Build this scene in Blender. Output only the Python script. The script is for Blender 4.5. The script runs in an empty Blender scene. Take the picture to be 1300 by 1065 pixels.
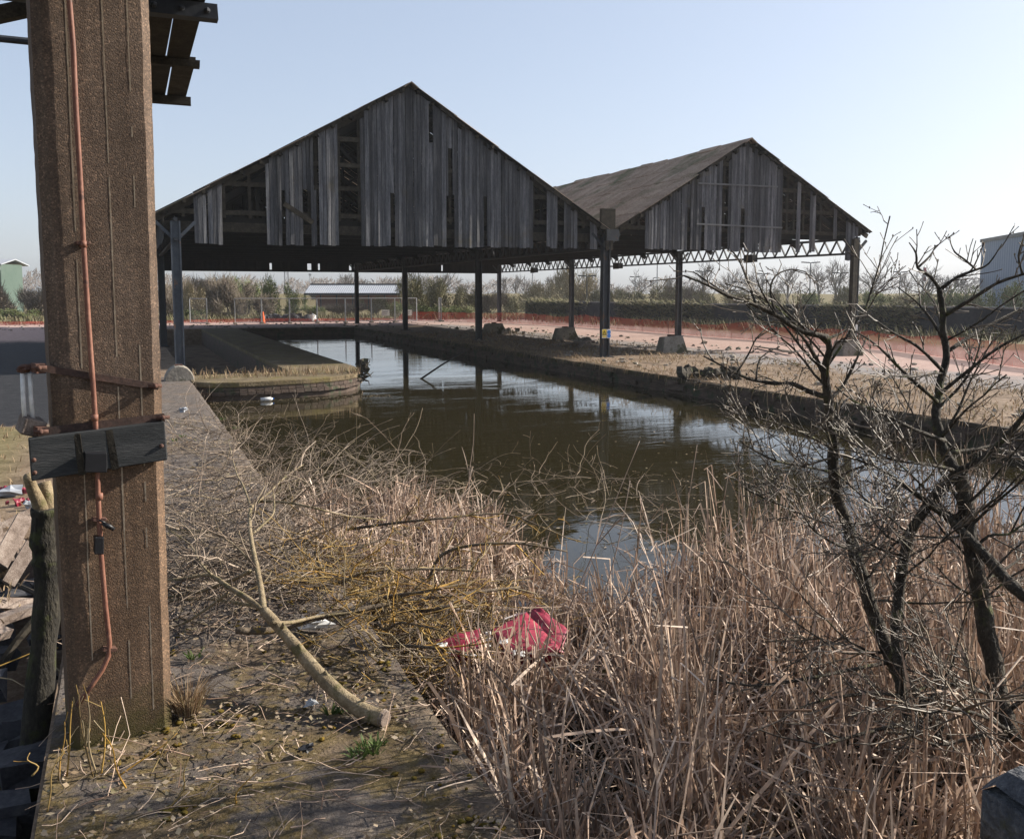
import bpy, math, random
from math import sin, cos, pi, radians, sqrt, exp
from mathutils import Vector, Matrix, noise as mnoise
S = bpy.context.scene
COL = S.collection
R = random.Random(11)
V = Vector
EYE, FOC, YAW, PIT = 2.5, 1167.45, .396, .0991

# ------------------------------------------------------------------ survey helpers (photo bearings -> places in metres)
def ray(px, py):
    a = (px-650)/FOC; u = (487-py)/FOC
    d = cos(PIT)+u*sin(PIT); z = -sin(PIT)+u*cos(PIT)
    return V((a*cos(YAW)+d*sin(YAW), -a*sin(YAW)+d*cos(YAW), z))
EYEV = V((0, 0, EYE))
def onz(px, py, z=0.0):
    v = ray(px, py); return EYEV+v*((z-EYE)/v.z)
def ony(px, py, Y):
    v = ray(px, py); return EYEV+v*(Y/v.y)
def ond(px, py, D):
    return EYEV+ray(px, py)*D
def gp(px, D):
    v = ray(px, 371); return V((v.x*D, v.y*D, 0))
def inpoly(x, y, P):
    c = False; j = len(P)-1
    for i in range(len(P)):
        xi, yi = P[i]; xj, yj = P[j]
        if (yi > y) != (yj > y) and x < (xj-xi)*(y-yi)/(yj-yi)+xi: c = not c
        j = i
    return c
def nz(x, y, z=0.0): return mnoise.noise(V((x, y, z)))

# ------------------------------------------------------------------ mesh builder
class MB:
    def __init__(s): s.v = []; s.f = []
    def add(s, vs, fs):
        b = len(s.v); s.v += [tuple(p) for p in vs]; s.f += [tuple(b+i for i in f) for f in fs]
    def hexa(s, p):
        s.add(p, [(0,3,2,1),(4,5,6,7),(0,1,5,4),(1,2,6,5),(2,3,7,6),(3,0,4,7)])
    def box(s, x0, x1, y0, y1, z0, z1, M=None, j=0.0):
        p = [V(q) for q in ((x0,y0,z0),(x1,y0,z0),(x1,y1,z0),(x0,y1,z0),(x0,y0,z1),(x1,y0,z1),(x1,y1,z1),(x0,y1,z1))]
        if j: p = [q+V((R.uniform(-j,j),R.uniform(-j,j),R.uniform(-j,j))) for q in p]
        if M is not None: p = [M @ q for q in p]
        s.hexa(p)
    def bar(s, a, b, w, h, up=V((0,0,1)), j=0.0):
        a = V(a); b = V(b); d = (b-a)
        if d.length < 1e-5: return
        d.normalize(); sd = d.cross(up)
        if sd.length < 1e-3: sd = d.cross(V((0,1,0)))
        sd.normalize(); n = sd.cross(d)
        q = []
        for c in (a, b):
            for (i, k) in ((-1,-1),(1,-1),(1,1),(-1,1)):
                q.append(c+sd*(i*w/2)+n*(k*h/2)+V((R.uniform(-j,j),R.uniform(-j,j),R.uniform(-j,j))))
        s.add(q, [(0,1,2,3),(7,6,5,4),(0,4,5,1),(1,5,6,2),(2,6,7,3),(3,7,4,0)])
    def tube(s, pts, rad, n=5, caps=True):
        pts = [V(p) for p in pts]; m = len(pts)
        if not hasattr(rad, '__len__'): rad = [rad]*m
        b = len(s.v); ref = None
        for i in range(m):
            t = (pts[min(i+1,m-1)]-pts[max(i-1,0)])
            if t.length < 1e-9: t = V((0,0,1))
            t.normalize()
            if ref is None:
                ref = t.cross(V((.31,.2,.93)));
                if ref.length < 1e-3: ref = t.cross(V((1,0,0)))
            ref = ref-t*ref.dot(t)
            if ref.length < 1e-6: ref = t.orthogonal()
            ref.normalize(); bn = t.cross(ref)
            for k in range(n):
                a = 2*pi*k/n
                s.v.append(tuple(pts[i]+(ref*cos(a)+bn*sin(a))*rad[i]))
        for i in range(m-1):
            for k in range(n):
                k2 = (k+1) % n
                s.f.append((b+i*n+k, b+i*n+k2, b+(i+1)*n+k2, b+(i+1)*n+k))
        if caps:
            s.f.append(tuple(b+k for k in reversed(range(n)))); s.f.append(tuple(b+(m-1)*n+k for k in range(n)))
    def strip(s, pts, w, nrm):
        b = len(s.v); m = len(pts)
        for i, p in enumerate(pts):
            ww = w[i] if hasattr(w, '__len__') else w
            s.v.append(tuple(p-nrm*ww)); s.v.append(tuple(p+nrm*ww))
        for i in range(m-1):
            s.f.append((b+2*i, b+2*i+1, b+2*i+3, b+2*i+2))
    def prism(s, poly, z0, z1):
        n = len(poly); b = len(s.v)
        for z in (z0, z1):
            for (x, y) in poly: s.v.append((x, y, z))
        s.f.append(tuple(b+i for i in reversed(range(n)))); s.f.append(tuple(b+n+i for i in range(n)))
        for i in range(n):
            j = (i+1) % n; s.f.append((b+i, b+j, b+n+j, b+n+i))
    def ball(s, c, r, k=1, jit=.0, sq=(1,1,1), nu=8, nv=5):
        c = V(c); b = len(s.v)
        for i in range(nv+1):
            th = pi*i/nv
            for u in range(nu):
                ph = 2*pi*u/nu
                d = V((sin(th)*cos(ph)*sq[0], sin(th)*sin(ph)*sq[1], cos(th)*sq[2]))
                f = r*(1+jit*nz(d.x*2+c.x*9, d.y*2+c.y*7, d.z*2))
                s.v.append(tuple(c+d*f))
        for i in range(nv):
            for u in range(nu):
                u2 = (u+1) % nu
                s.f.append((b+i*nu+u, b+(i+1)*nu+u, b+(i+1)*nu+u2, b+i*nu+u2))
    def build(s, name, mat, parent=None, smooth=False, bevel=0.0):
        me = bpy.data.meshes.new(name)
        off = wloc(parent) if parent else V((0,0,0))
        me.from_pydata([(p[0]-off.x, p[1]-off.y, p[2]-off.z) for p in s.v], [], s.f)
        me.materials.append(mat)
        if smooth: me.polygons.foreach_set('use_smooth', [True]*len(me.polygons))
        me.update()
        o = bpy.data.objects.new(name, me); COL.objects.link(o)
        if parent: o.parent = parent
        if bevel:
            b = o.modifiers.new('bevel', 'BEVEL'); b.width = bevel; b.segments = 2; b.limit_method = 'ANGLE'
        return o
def wloc(o):
    p = V((0,0,0))
    while o: p += o.location; o = o.parent
    return p
def tag(o, label=None, cat=None, group=None, kind=None):
    if label: o['label'] = label
    if cat: o['category'] = cat
    if group: o['group'] = group
    if kind: o['kind'] = kind
    return o
def thing(name, loc, label, cat, group=None):
    o = bpy.data.objects.new(name, None); COL.objects.link(o); o.location = V(loc); o.empty_display_size = .2
    return tag(o, label, cat, group)
KIDS = {}
def copy_tree(o, loc, rz=0, sc=1, label=None):
    kids = list(o.children)
    c = o.copy(); COL.objects.link(c); c.location = V(loc); c.rotation_euler.z = rz
    c.scale = (sc, sc, sc) if not hasattr(sc, '__len__') else sc
    if label: c['label'] = label
    for k in kids:
        d = k.copy(); COL.objects.link(d); d.parent = c
        for g in list(k.children):
            e = g.copy(); COL.objects.link(e); e.parent = d
    return c

# ------------------------------------------------------------------ materials
def newmat(name):
    m = bpy.data.materials.new(name); m.use_nodes = True
    nt = m.node_tree; b = nt.nodes['Principled BSDF']
    return m, nt, b
def N(nt, t, **k):
    n = nt.nodes.new(t)
    for a, v in k.items(): setattr(n, a, v)
    return n
def setin(n, **k):
    for a, v in k.items(): n.inputs[a.replace('_', ' ')].default_value = v
    return n
def math_(nt, op, a, b=None, clamp=False):
    n = N(nt, 'ShaderNodeMath', operation=op); n.use_clamp = clamp
    for i, x in enumerate((a, b)):
        if x is None: continue
        if hasattr(x, 'is_output') or hasattr(x, 'links'): nt.links.new(x, n.inputs[i])
        else: n.inputs[i].default_value = x
    return n.outputs[0]
def noise(nt, vec, scale, detail=4, rough=.6, dist=0):
    n = N(nt, 'ShaderNodeTexNoise'); n.inputs['Scale'].default_value = scale; n.inputs['Detail'].default_value = detail
    n.inputs['Roughness'].default_value = rough; n.inputs['Distortion'].default_value = dist
    nt.links.new(vec, n.inputs['Vector']); return n.outputs['Fac']
def ramp(nt, fac, stops):
    r = N(nt, 'ShaderNodeValToRGB'); e = r.color_ramp.elements
    while len(e) > 1: e.remove(e[-1])
    e[0].position = stops[0][0]; e[0].color = (*stops[0][1], 1)
    for p, c in stops[1:]:
        q = e.new(p); q.color = (*c, 1)
    nt.links.new(fac, r.inputs[0]); return r.outputs[0]
def mix(nt, fac, a, b, mode='MIX'):
    n = N(nt, 'ShaderNodeMix', data_type='RGBA', blend_type=mode)
    for s, x in ((n.inputs[0], fac), (n.inputs[6], a), (n.inputs[7], b)):
        if isinstance(x, (int, float)): s.default_value = x
        elif isinstance(x, tuple): s.default_value = (*x, 1)
        else: nt.links.new(x, s)
    return n.outputs[2]
def smooth(nt, x, lo, hi):
    n = N(nt, 'ShaderNodeMapRange', interpolation_type='SMOOTHSTEP')
    nt.links.new(x, n.inputs[0]); n.inputs[1].default_value = lo; n.inputs[2].default_value = hi
    return n.outputs[0]
def coord(nt, kind='Object', stretch=(1,1,1)):
    if kind == 'World': c = N(nt, 'ShaderNodeNewGeometry').outputs['Position']
    else: c = N(nt, 'ShaderNodeTexCoord').outputs[kind]
    if stretch != (1,1,1):
        m = N(nt, 'ShaderNodeMapping'); m.inputs['Scale'].default_value = stretch; nt.links.new(c, m.inputs[0]); c = m.outputs[0]
    return c
def bump(nt, b, h, strength=.4, dist=.01):
    n = N(nt, 'ShaderNodeBump'); n.inputs['Strength'].default_value = strength; n.inputs['Distance'].default_value = dist
    nt.links.new(h, n.inputs['Height']); nt.links.new(n.outputs[0], b.inputs['Normal'])
def weather(name, cols, scale=3, rough=.85, bstr=.4, bdist=.01, fine=40, island=0.0, stretch=(1,1,1), kind='Object', spec=.3, metal=0.0, patch=None, pscale=1.5, plo=.52, phi=.62, trans=0):
    """mottled procedural surface: colour ramp over two noises, optional per-piece variation, optional patches of a second colour"""
    m, nt, b = newmat(name)
    c = coord(nt, kind, stretch)
    n1 = noise(nt, c, scale, 6, .65); n2 = noise(nt, c, fine, 3, .6)
    f = math_(nt, 'ADD', math_(nt, 'MULTIPLY', n1, .62), math_(nt, 'MULTIPLY', n2, .38))
    k = len(cols)
    col = ramp(nt, f, [(.33+.34*i/max(1,k-1), cc) for i, cc in enumerate(cols)])
    if patch:
        pm = smooth(nt, noise(nt, coord(nt, kind), pscale, 5, .65), plo, phi)
        col = mix(nt, pm, col, patch)
    if island:
        ri = N(nt, 'ShaderNodeNewGeometry').outputs['Random Per Island']
        v = math_(nt, 'ADD', math_(nt, 'MULTIPLY', ri, 2*island), 1-island)
        h = N(nt, 'ShaderNodeHueSaturation'); nt.links.new(v, h.inputs['Value']); nt.links.new(col, h.inputs['Color']); col = h.outputs[0]
    nt.links.new(col, b.inputs['Base Color'])
    b.inputs['Roughness'].default_value = rough; b.inputs['Metallic'].default_value = metal
    b.inputs['Specular IOR Level'].default_value = spec
    if bstr: bump(nt, b, math_(nt, 'ADD', n2, math_(nt, 'MULTIPLY', n1, .5)), bstr, bdist)
    return m
def islandmat(name, cols, rough=.8, spec=.3, nscale=0, thin=0.0):
    """plant matter: each piece takes its own colour"""
    m, nt, b = newmat(name)
    ri = N(nt, 'ShaderNodeNewGeometry').outputs['Random Per Island']
    k = len(cols)
    col = ramp(nt, ri, [(i/max(1,k-1), c) for i, c in enumerate(cols)])
    if nscale:
        nn = noise(nt, coord(nt, 'Object'), nscale, 4, .7)
        col = mix(nt, 1.0, col, ramp(nt, nn, [(.3, (.5,.5,.5)), (.65, (1.25,1.2,1.1))]), 'MULTIPLY')
    nt.links.new(col, b.inputs['Base Color']); b.inputs['Roughness'].default_value = rough
    b.inputs['Specular IOR Level'].default_value = spec
    if thin:
        t = N(nt, 'ShaderNodeBsdfTranslucent'); nt.links.new(col, t.inputs[0])
        mx = N(nt, 'ShaderNodeMixShader'); mx.inputs[0].default_value = thin
        nt.links.new(b.outputs[0], mx.inputs[1]); nt.links.new(t.outputs[0], mx.inputs[2])
        nt.links.new(mx.outputs[0], nt.nodes['Material Output'].inputs[0])
    return m
def seethrough(name, col, opacity, rough=.7):
    m, nt, b = newmat(name); b.inputs['Base Color'].default_value = (*col, 1); b.inputs['Roughness'].default_value = rough
    c = coord(nt, 'Object'); n1 = noise(nt, c, 1.3, 4)
    f = math_(nt, 'MULTIPLY', math_(nt, 'ADD', n1, .5), opacity, True)
    t = N(nt, 'ShaderNodeBsdfTransparent'); mx = N(nt, 'ShaderNodeMixShader')
    nt.links.new(f, mx.inputs[0]); nt.links.new(t.outputs[0], mx.inputs[1]); nt.links.new(b.outputs[0], mx.inputs[2])
    nt.links.new(mx.outputs[0], nt.nodes['Material Output'].inputs[0]); return m

M = {}
M['board'] = weather('weathered_board', [(.028,.029,.032),(.080,.080,.085),(.18,.176,.172)], 2.2, .9, .5, .006, 22, .48, (5,5,.35), 'Object', .2, patch=(.085,.072,.05), pscale=.6, plo=.55, phi=.75)
M['frame'] = weather('old_timber', [(.012,.010,.0075),(.030,.025,.018),(.06,.05,.036)], 2, .9, .5, .008, 18, .35, (3,3,3), 'Object', .2)
M['truss'] = weather('dark_timber_and_shade', [(.003,.0028,.0025),(.007,.006,.005),(.013,.011,.009)], 2, .9, .4, .008, 18, .3)
M['iron'] = weather('painted_iron', [(.009,.010,.012),(.019,.022,.027),(.036,.04,.047)], 3, .6, .3, .004, 30, .2, spec=.4, patch=(.055,.028,.016), pscale=1.1, plo=.6, phi=.68)
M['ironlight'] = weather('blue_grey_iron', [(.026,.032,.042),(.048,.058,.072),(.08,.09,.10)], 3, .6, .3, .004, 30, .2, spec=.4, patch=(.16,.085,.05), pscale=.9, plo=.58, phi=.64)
M['rustcol'] = weather('rust', [(.035,.018,.013),(.085,.042,.03),(.15,.08,.055)], 9, .85, .5, .003, 60, .2)
M['strapiron'] = weather('dark_strap_iron', [(.018,.012,.010),(.045,.026,.02),(.085,.048,.036)], 9, .8, .5, .003, 60, .1)
M['roof'] = weather('lichened_roof_sheet', [(.15,.105,.072),(.255,.19,.14),(.36,.285,.215)], 1.1, .95, .4, .01, 14, .06, (1,.35,1), 'Object', .15, patch=(.10,.10,.055), pscale=.5, plo=.5, phi=.68)
M['concrete'] = weather('quay_concrete', [(.085,.078,.07),(.16,.148,.132),(.24,.225,.205)], 1.6, .92, .6, .012, 26, 0, kind='World')
M['stone'] = weather('block_concrete', [(.12,.105,.085),(.22,.195,.16),(.31,.28,.235)], 2.2, .92, .6, .02, 16, .1, patch=(.07,.065,.035), pscale=1.2)
M['darkstone'] = weather('dark_rubble', [(.014,.014,.016),(.035,.035,.04),(.07,.068,.068)], 4, .9, .6, .01, 25, .4)
M['parapet'] = weather('parapet_stone', [(.02,.021,.024),(.06,.062,.068),(.15,.15,.15)], 6, .92, 1.0, .02, 45, 0, patch=(.05,.05,.02), pscale=5, plo=.56, phi=.66)
M['brick'] = weather('wet_brick_face', [(.03,.021,.016),(.068,.046,.034),(.12,.088,.064)], 3, .85, .7, .02, 20, .25, (1,1,4), 'World', patch=(.035,.04,.02), pscale=2)
M['bark'] = weather('grey_bark', [(.014,.011,.0075),(.036,.029,.020),(.085,.070,.050)], 16, .9, 1.0, .02, 60, .25, (1,1,.5), patch=(.085,.09,.03), pscale=6, plo=.56, phi=.68)
M['tarbark'] = weather('dark_log_bark', [(.008,.007,.006),(.022,.019,.014),(.05,.044,.03)], 10, .9, 1.0, .02, 50, 0, (1,1,.4), patch=(.035,.038,.012), pscale=4)
M['brownbark'] = weather('brown_branch_bark', [(.035,.026,.018),(.085,.064,.043),(.16,.125,.088)], 14, .9, .8, .01, 60, .25, patch=(.15,.10,.03), pscale=9, plo=.55, phi=.66)
M['palebark'] = weather('pale_green_bark', [(.10,.072,.04),(.19,.145,.085),(.29,.235,.15)], 9, .85, .8, .012, 70, .2, patch=(.10,.085,.035), pscale=7, plo=.5, phi=.62)
M['twig'] = islandmat('bare_twig', [(.06,.042,.03),(.125,.092,.068),(.21,.165,.13),(.33,.27,.22),(.14,.11,.06)], .75, .3, 20)
M['shrubtwig'] = islandmat('hawthorn_twig', [(.035,.026,.018),(.065,.049,.035),(.11,.088,.068),(.20,.165,.135),(.08,.062,.03)], .6, .4, 15)
M['lichentwig'] = islandmat('lichen_twig', [(.12,.085,.04),(.30,.17,.03),(.22,.175,.09),(.34,.21,.05),(.11,.085,.05),(.27,.22,.14)], .8, .25, 12)
M['straw'] = islandmat('dead_reed', [(.15,.095,.067),(.31,.21,.155),(.47,.34,.265),(.70,.57,.47),(.22,.145,.105),(.20,.165,.135),(.40,.285,.215),(.58,.455,.37),(.12,.085,.062)], .6, .35, 6, .15)
M['stalk'] = weather('reed_stalk', [(.14,.105,.085),(.24,.18,.145),(.34,.27,.22)], 3, .6, .2, .002, 30, .25, (1,1,.2))
M['drygrass'] = islandmat('dry_grass', [(.13,.08,.045),(.25,.17,.10),(.34,.25,.16),(.15,.12,.05)], .8, .2, 0, .2)
M['litter'] = islandmat('leaf_litter', [(.05,.033,.02),(.12,.08,.045),(.20,.145,.09),(.30,.24,.17),(.09,.08,.03)], .85, .2)
M['moss'] = islandmat('moss_clump', [(.06,.045,.010),(.12,.082,.016),(.085,.07,.016),(.16,.105,.022)], .95, .1, 30)
M['green'] = islandmat('fresh_weed', [(.04,.07,.015),(.07,.11,.025),(.10,.13,.04)], .7, .3, 0, .25)
M['plank'] = weather('rotten_plank', [(.07,.05,.038),(.17,.13,.105),(.30,.25,.21)], 3, .9, .6, .008, 30, .4, (4,4,4))
M['tar'] = weather('tarred_timber', [(.010,.011,.012),(.022,.024,.025),(.05,.05,.05)], 4, .75, .6, .006, 40, .1, (.5,3,6), patch=(.10,.085,.075), pscale=3.2, plo=.63, phi=.70)
M['black'] = weather('black_plastic', [(.006,.006,.007),(.014,.014,.016)], 6, .45, .2, .002, 40)
M['pipe'] = weather('rusted_conduit', [(.085,.030,.018),(.165,.066,.040),(.25,.12,.078)], 7, .65, .4, .003, 70, 0, (1,1,.5), spec=.4, patch=(.07,.03,.02), pscale=9, plo=.58, phi=.66)
M['white'] = weather('dirty_white', [(.42,.41,.39),(.62,.61,.58),(.74,.73,.70)], 8, .5, .1, .002, 40)
M['galv'] = weather('galvanised', [(.24,.25,.26),(.34,.35,.36),(.42,.43,.44)], 6, .5, .1, .002, 40, metal=.3)
M['red'] = weather('red_plastic', [(.11,.005,.016),(.20,.010,.028),(.29,.025,.045)], 5, .5, .2, .004, 40, spec=.5)
M['orange'] = seethrough('orange_netting', (.50,.085,.055), .58)
M['mesh'] = seethrough('fence_mesh', (.4,.41,.42), .16)
M['blueclad'] = weather('blue_cladding', [(.12,.17,.245),(.14,.19,.265),(.155,.205,.285)], .4, .6, 0, 0, 4, 0)
M['greenclad'] = weather('green_cladding', [(.045,.075,.057),(.07,.10,.08)], .6, .6, 0, 0, 4, 0)
M['whiteclad'] = weather('pale_cladding', [(.24,.255,.28),(.32,.335,.36)], .5, .6, 0, 0, 5, 0)
M['darkwall'] = weather('blackened_wall', [(.012,.014,.018),(.024,.027,.034),(.05,.052,.056)], .8, .9, .5, .03, 6, 0, patch=(.05,.048,.03), pscale=.35, plo=.55, phi=.7)
M['coping'] = weather('wall_coping', [(.10,.10,.10),(.18,.18,.175)], 1, .9, .3, .02, 9, 0)
M['yellow'] = weather('sign_yellow', [(.62,.42,.02),(.72,.52,.04)], 5, .5, 0)
M['blue'] = weather('sign_blue', [(.03,.14,.45),(.05,.2,.55)], 5, .5, 0)
M['orangeplastic'] = weather('orange_plastic', [(.7,.10,.02),(.8,.16,.04)], 5, .5, 0)
M['brickred'] = weather('far_brick', [(.16,.07,.05),(.24,.12,.085)], 1, .9, .2, .02, 12)

# concrete pillar: exposed aggregate
def mk_pillar():
    m, nt, b = newmat('aggregate_concrete')
    c = coord(nt, 'Object')
    vo = N(nt, 'ShaderNodeTexVoronoi'); vo.inputs['Scale'].default_value = 120; nt.links.new(c, vo.inputs['Vector'])
    n1 = noise(nt, c, 2.2, 6, .7); n2 = noise(nt, coord(nt, 'Object', (7,7,.5)), 2, 5, .65); n3 = noise(nt, c, 160, 2, .6)
    f = math_(nt, 'ADD', math_(nt, 'MULTIPLY', n1, .4), math_(nt, 'ADD', math_(nt, 'MULTIPLY', n2, .3), math_(nt, 'MULTIPLY', n3, .3)))
    col = ramp(nt, f, [(.34, (.042,.029,.021)), (.5, (.092,.066,.049)), (.66, (.165,.122,.093))])
    sp = N(nt, 'ShaderNodeSeparateColor'); nt.links.new(vo.outputs['Color'], sp.inputs[0])
    col = mix(nt, math_(nt, 'ADD', math_(nt, 'MULTIPLY', n1, .6), .1), col, ramp(nt, sp.outputs[0], [(0, (.25,.23,.22)), (.5, (.9,.86,.82)), (.82, (1.3,1.2,1.05)), (1, (3.0,2.7,2.4))]), 'MULTIPLY')
    zz = N(nt, 'ShaderNodeSeparateXYZ'); nt.links.new(c, zz.inputs[0])
    warm = smooth(nt, math_(nt, 'ADD', zz.outputs[2], math_(nt, 'MULTIPLY', n1, .5)), 2.35, 2.0)
    col = mix(nt, math_(nt, 'MULTIPLY', warm, .35), col, mix(nt, 1.0, col, (1.25,1.0,.66), 'MULTIPLY'))
    moss = smooth(nt, math_(nt, 'SUBTRACT', math_(nt, 'MULTIPLY', n1, .9), zz.outputs[2]), .12, .42)
    col = mix(nt, moss, col, (.06,.05,.018))
    nt.links.new(col, b.inputs['Base Color']); b.inputs['Roughness'].default_value = .93; b.inputs['Specular IOR Level'].default_value = .2
    h = math_(nt, 'ADD', math_(nt, 'MULTIPLY', vo.outputs['Distance'], -1.0), n3)
    bump(nt, b, h, .45, .003)
    return m
M['pillar'] = mk_pillar()
M['fin'] = weather('lime_streak', [(.20,.15,.10),(.32,.25,.175),(.44,.36,.26)], 14, .9, .4, .002, 60)

# ground: dirt, red hardcore, grass, painted yard shade, by place
def mk_ground():
    m, nt, b = newmat('yard_ground')
    g = coord(nt, 'World'); sp = N(nt, 'ShaderNodeSeparateXYZ'); nt.links.new(g, sp.inputs[0]); X, Y = sp.outputs[0], sp.outputs[1]
    nA = noise(nt, g, .35, 6, .65); nB = noise(nt, g, 3.5, 6, .7); nC = noise(nt, g, 30, 3, .6)
    w = math_(nt, 'MULTIPLY', math_(nt, 'SUBTRACT', math_(nt, 'ADD', math_(nt, 'MULTIPLY', nA, .7), math_(nt, 'MULTIPLY', nB, .3)), .5), 9.0)
    Xw = math_(nt, 'ADD', X, w); Yw = math_(nt, 'ADD', Y, w)
    f = math_(nt, 'ADD', math_(nt, 'MULTIPLY', nB, .6), math_(nt, 'MULTIPLY', nC, .4))
    dirt = ramp(nt, f, [(.34, (.085,.056,.036)), (.5, (.175,.125,.085)), (.66, (.28,.215,.155))])
    red = ramp(nt, f, [(.33, (.21,.135,.115)), (.5, (.34,.235,.20)), (.66, (.44,.335,.30))])
    grey = ramp(nt, f, [(.33, (.12,.105,.10)), (.5, (.19,.17,.16)), (.66, (.27,.25,.23))])
    grass = ramp(nt, f, [(.33, (.06,.055,.02)), (.5, (.13,.105,.05)), (.66, (.22,.18,.10))])
    shade_col = ramp(nt, f, [(.33, (.008,.0085,.010)), (.5, (.017,.0175,.020)), (.66, (.036,.035,.036))])  # dark tone standing in for the shade cast on the left yard
    far = smooth(nt, Yw, 66, 69)                      # rear red track
    right = math_(nt, 'MULTIPLY', smooth(nt, Xw, 22.6, 24.4), smooth(nt, Xw, 36, 33))
    rear = math_(nt, 'MULTIPLY', far, smooth(nt, Yw, 86, 82))
    rm = math_(nt, 'MAXIMUM', math_(nt, 'MULTIPLY', right, smooth(nt, Yw, 88, 84)), rear)
    lred = math_(nt, 'MULTIPLY', smooth(nt, Yw, 50, 56), math_(nt, 'MULTIPLY', smooth(nt, Xw, -2, -3.2), smooth(nt, Yw, 86, 82)))
    rm = math_(nt, 'MAXIMUM', rm, lred)
    col = dirt
    dp_ = smooth(nt, noise(nt, g, .9, 5, .7), .5, .64); dirt = mix(nt, math_(nt, 'MULTIPLY', dp_, .75), dirt, (.07,.047,.030)); col = dirt
    gm = math_(nt, 'MULTIPLY', smooth(nt, Xw, 20.2, 21.6), smooth(nt, Xw, 25, 23))
    col = mix(nt, gm, col, grey)
    outg = math_(nt, 'MAXIMUM', math_(nt, 'MAXIMUM', smooth(nt, X, 34, 37), smooth(nt, Y, 84, 88)), math_(nt, 'MULTIPLY', smooth(nt, X, -1.2, -2), smooth(nt, Yw, 20.5, 19.5)))
    col = mix(nt, outg, col, grass)
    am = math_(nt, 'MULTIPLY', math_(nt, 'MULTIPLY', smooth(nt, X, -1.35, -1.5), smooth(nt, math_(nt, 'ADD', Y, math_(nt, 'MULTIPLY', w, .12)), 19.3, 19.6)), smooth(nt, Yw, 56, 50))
    col = mix(nt, am, col, shade_col)
    col = mix(nt, math_(nt, 'MULTIPLY', rm, .93), col, red)
    nt.links.new(col, b.inputs['Base Color']); b.inputs['Roughness'].default_value = .95; b.inputs['Specular IOR Level'].default_value = .15
    bump(nt, b, f, .6, .03)
    return m
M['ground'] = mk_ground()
M['bank'] = weather('overgrown_bank', [(.022,.017,.011),(.06,.046,.030),(.13,.10,.068)], 2, .95, .8, .04, 14, .15, kind='World', patch=(.05,.042,.016), pscale=1.3)

def mk_quay():
    m, nt, b = newmat('mossy_quay_top')
    g = coord(nt, 'World'); sp = N(nt, 'ShaderNodeSeparateXYZ'); nt.links.new(g, sp.inputs[0])
    nA = noise(nt, g, .9, 6, .7); nB = noise(nt, g, 6, 6, .7); nC = noise(nt, g, 55, 4, .65)
    f = math_(nt, 'ADD', math_(nt, 'MULTIPLY', nB, .55), math_(nt, 'MULTIPLY', nC, .45))
    conc = ramp(nt, f, [(.34, (.045,.036,.030)), (.5, (.098,.081,.069)), (.66, (.165,.142,.124))])
    moss = ramp(nt, f, [(.34, (.032,.023,.009)), (.5, (.085,.060,.022)), (.64, (.16,.118,.055))])
    near = smooth(nt, sp.outputs[1], 8.5, 4.5)
    t = math_(nt, 'ADD', math_(nt, 'ADD', math_(nt, 'MULTIPLY', nA, .8), math_(nt, 'MULTIPLY', nB, .45)), math_(nt, 'MULTIPLY', near, .17))
    edge = smooth(nt, sp.outputs[0], 1.40, 1.44)
    col = mix(nt, smooth(nt, t, .705, .82), conc, moss)
    col = mix(nt, math_(nt, 'MULTIPLY', edge, .6), col, mix(nt, 1.0, conc, (1.25,1.2,1.15), 'MULTIPLY'))
    dirt = ramp(nt, f, [(.34, (.06,.042,.03)), (.66, (.18,.135,.10))])
    col = mix(nt, math_(nt, 'MULTIPLY', smooth(nt, nA, .5, .62), .7), col, dirt)
    nt.links.new(col, b.inputs['Base Color']); b.inputs['Roughness'].default_value = .93; b.inputs['Specular IOR Level'].default_value = .2
    bump(nt, b, f, .8, .025); return m
M['quay'] = mk_quay()
def mk_water():
    m, nt, b = newmat('canal_water')
    b.inputs['Base Color'].default_value = (.019,.0155,.0065,1); b.inputs['Roughness'].default_value = .012; b.inputs['IOR'].default_value = 1.33
    g = coord(nt, 'World', (1,1,1)); sp = N(nt, 'ShaderNodeMapping'); sp.inputs['Rotation'].default_value = (0,0,.45); sp.inputs['Scale'].default_value = (.55,1.7,1); nt.links.new(g, sp.inputs[0])
    n1 = noise(nt, sp.outputs[0], 3.4, 4, .55, .5); n2 = noise(nt, sp.outputs[0], .5, 2, .5)
    calm = smooth(nt, n2, .40, .62)
    h = math_(nt, 'MULTIPLY', n1, math_(nt, 'ADD', math_(nt, 'MULTIPLY', calm, .8), .2))
    bump(nt, b, h, .18, .020); return m
M['water'] = mk_water()

# ------------------------------------------------------------------ world, sun, camera
SUN_EL, SUN_AZ = radians(28.5), radians(-3)      # azimuth measured from +X towards +Y
w = bpy.data.worlds.new('World'); S.world = w; w.use_nodes = True
nt = w.node_tree; bg = nt.nodes['Background']
sky = nt.nodes.new('ShaderNodeTexSky'); sky.sky_type = 'NISHITA'; sky.sun_disc = False
sky.sun_elevation = SUN_EL; sky.sun_rotation = pi/2-SUN_AZ
sky.air_density = 1.0; sky.dust_density = 2.2; sky.ozone_density = 1.5; sky.altitude = 20
bw = nt.nodes.new('ShaderNodeRGBToBW'); nt.links.new(sky.outputs[0], bw.inputs[0])      # hazy spring sky: paler than clean air
pale = mix(nt, 1.0, bw.outputs[0], (.87,.98,1.17), 'MULTIPLY')
gm = nt.nodes.new('ShaderNodeGamma'); gm.inputs[1].default_value = .57; nt.links.new(mix(nt, .35, sky.outputs[0], pale), gm.inputs[0])
nt.links.new(mix(nt, 1.0, gm.outputs[0], (.955,1.0,1.10), 'MULTIPLY'), bg.inputs[0]); bg.inputs[1].default_value = .15
sl = bpy.data.lights.new('sun', 'SUN'); sl.energy = 5.0; sl.angle = radians(.6); sl.color = (1, .93, .83)
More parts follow.
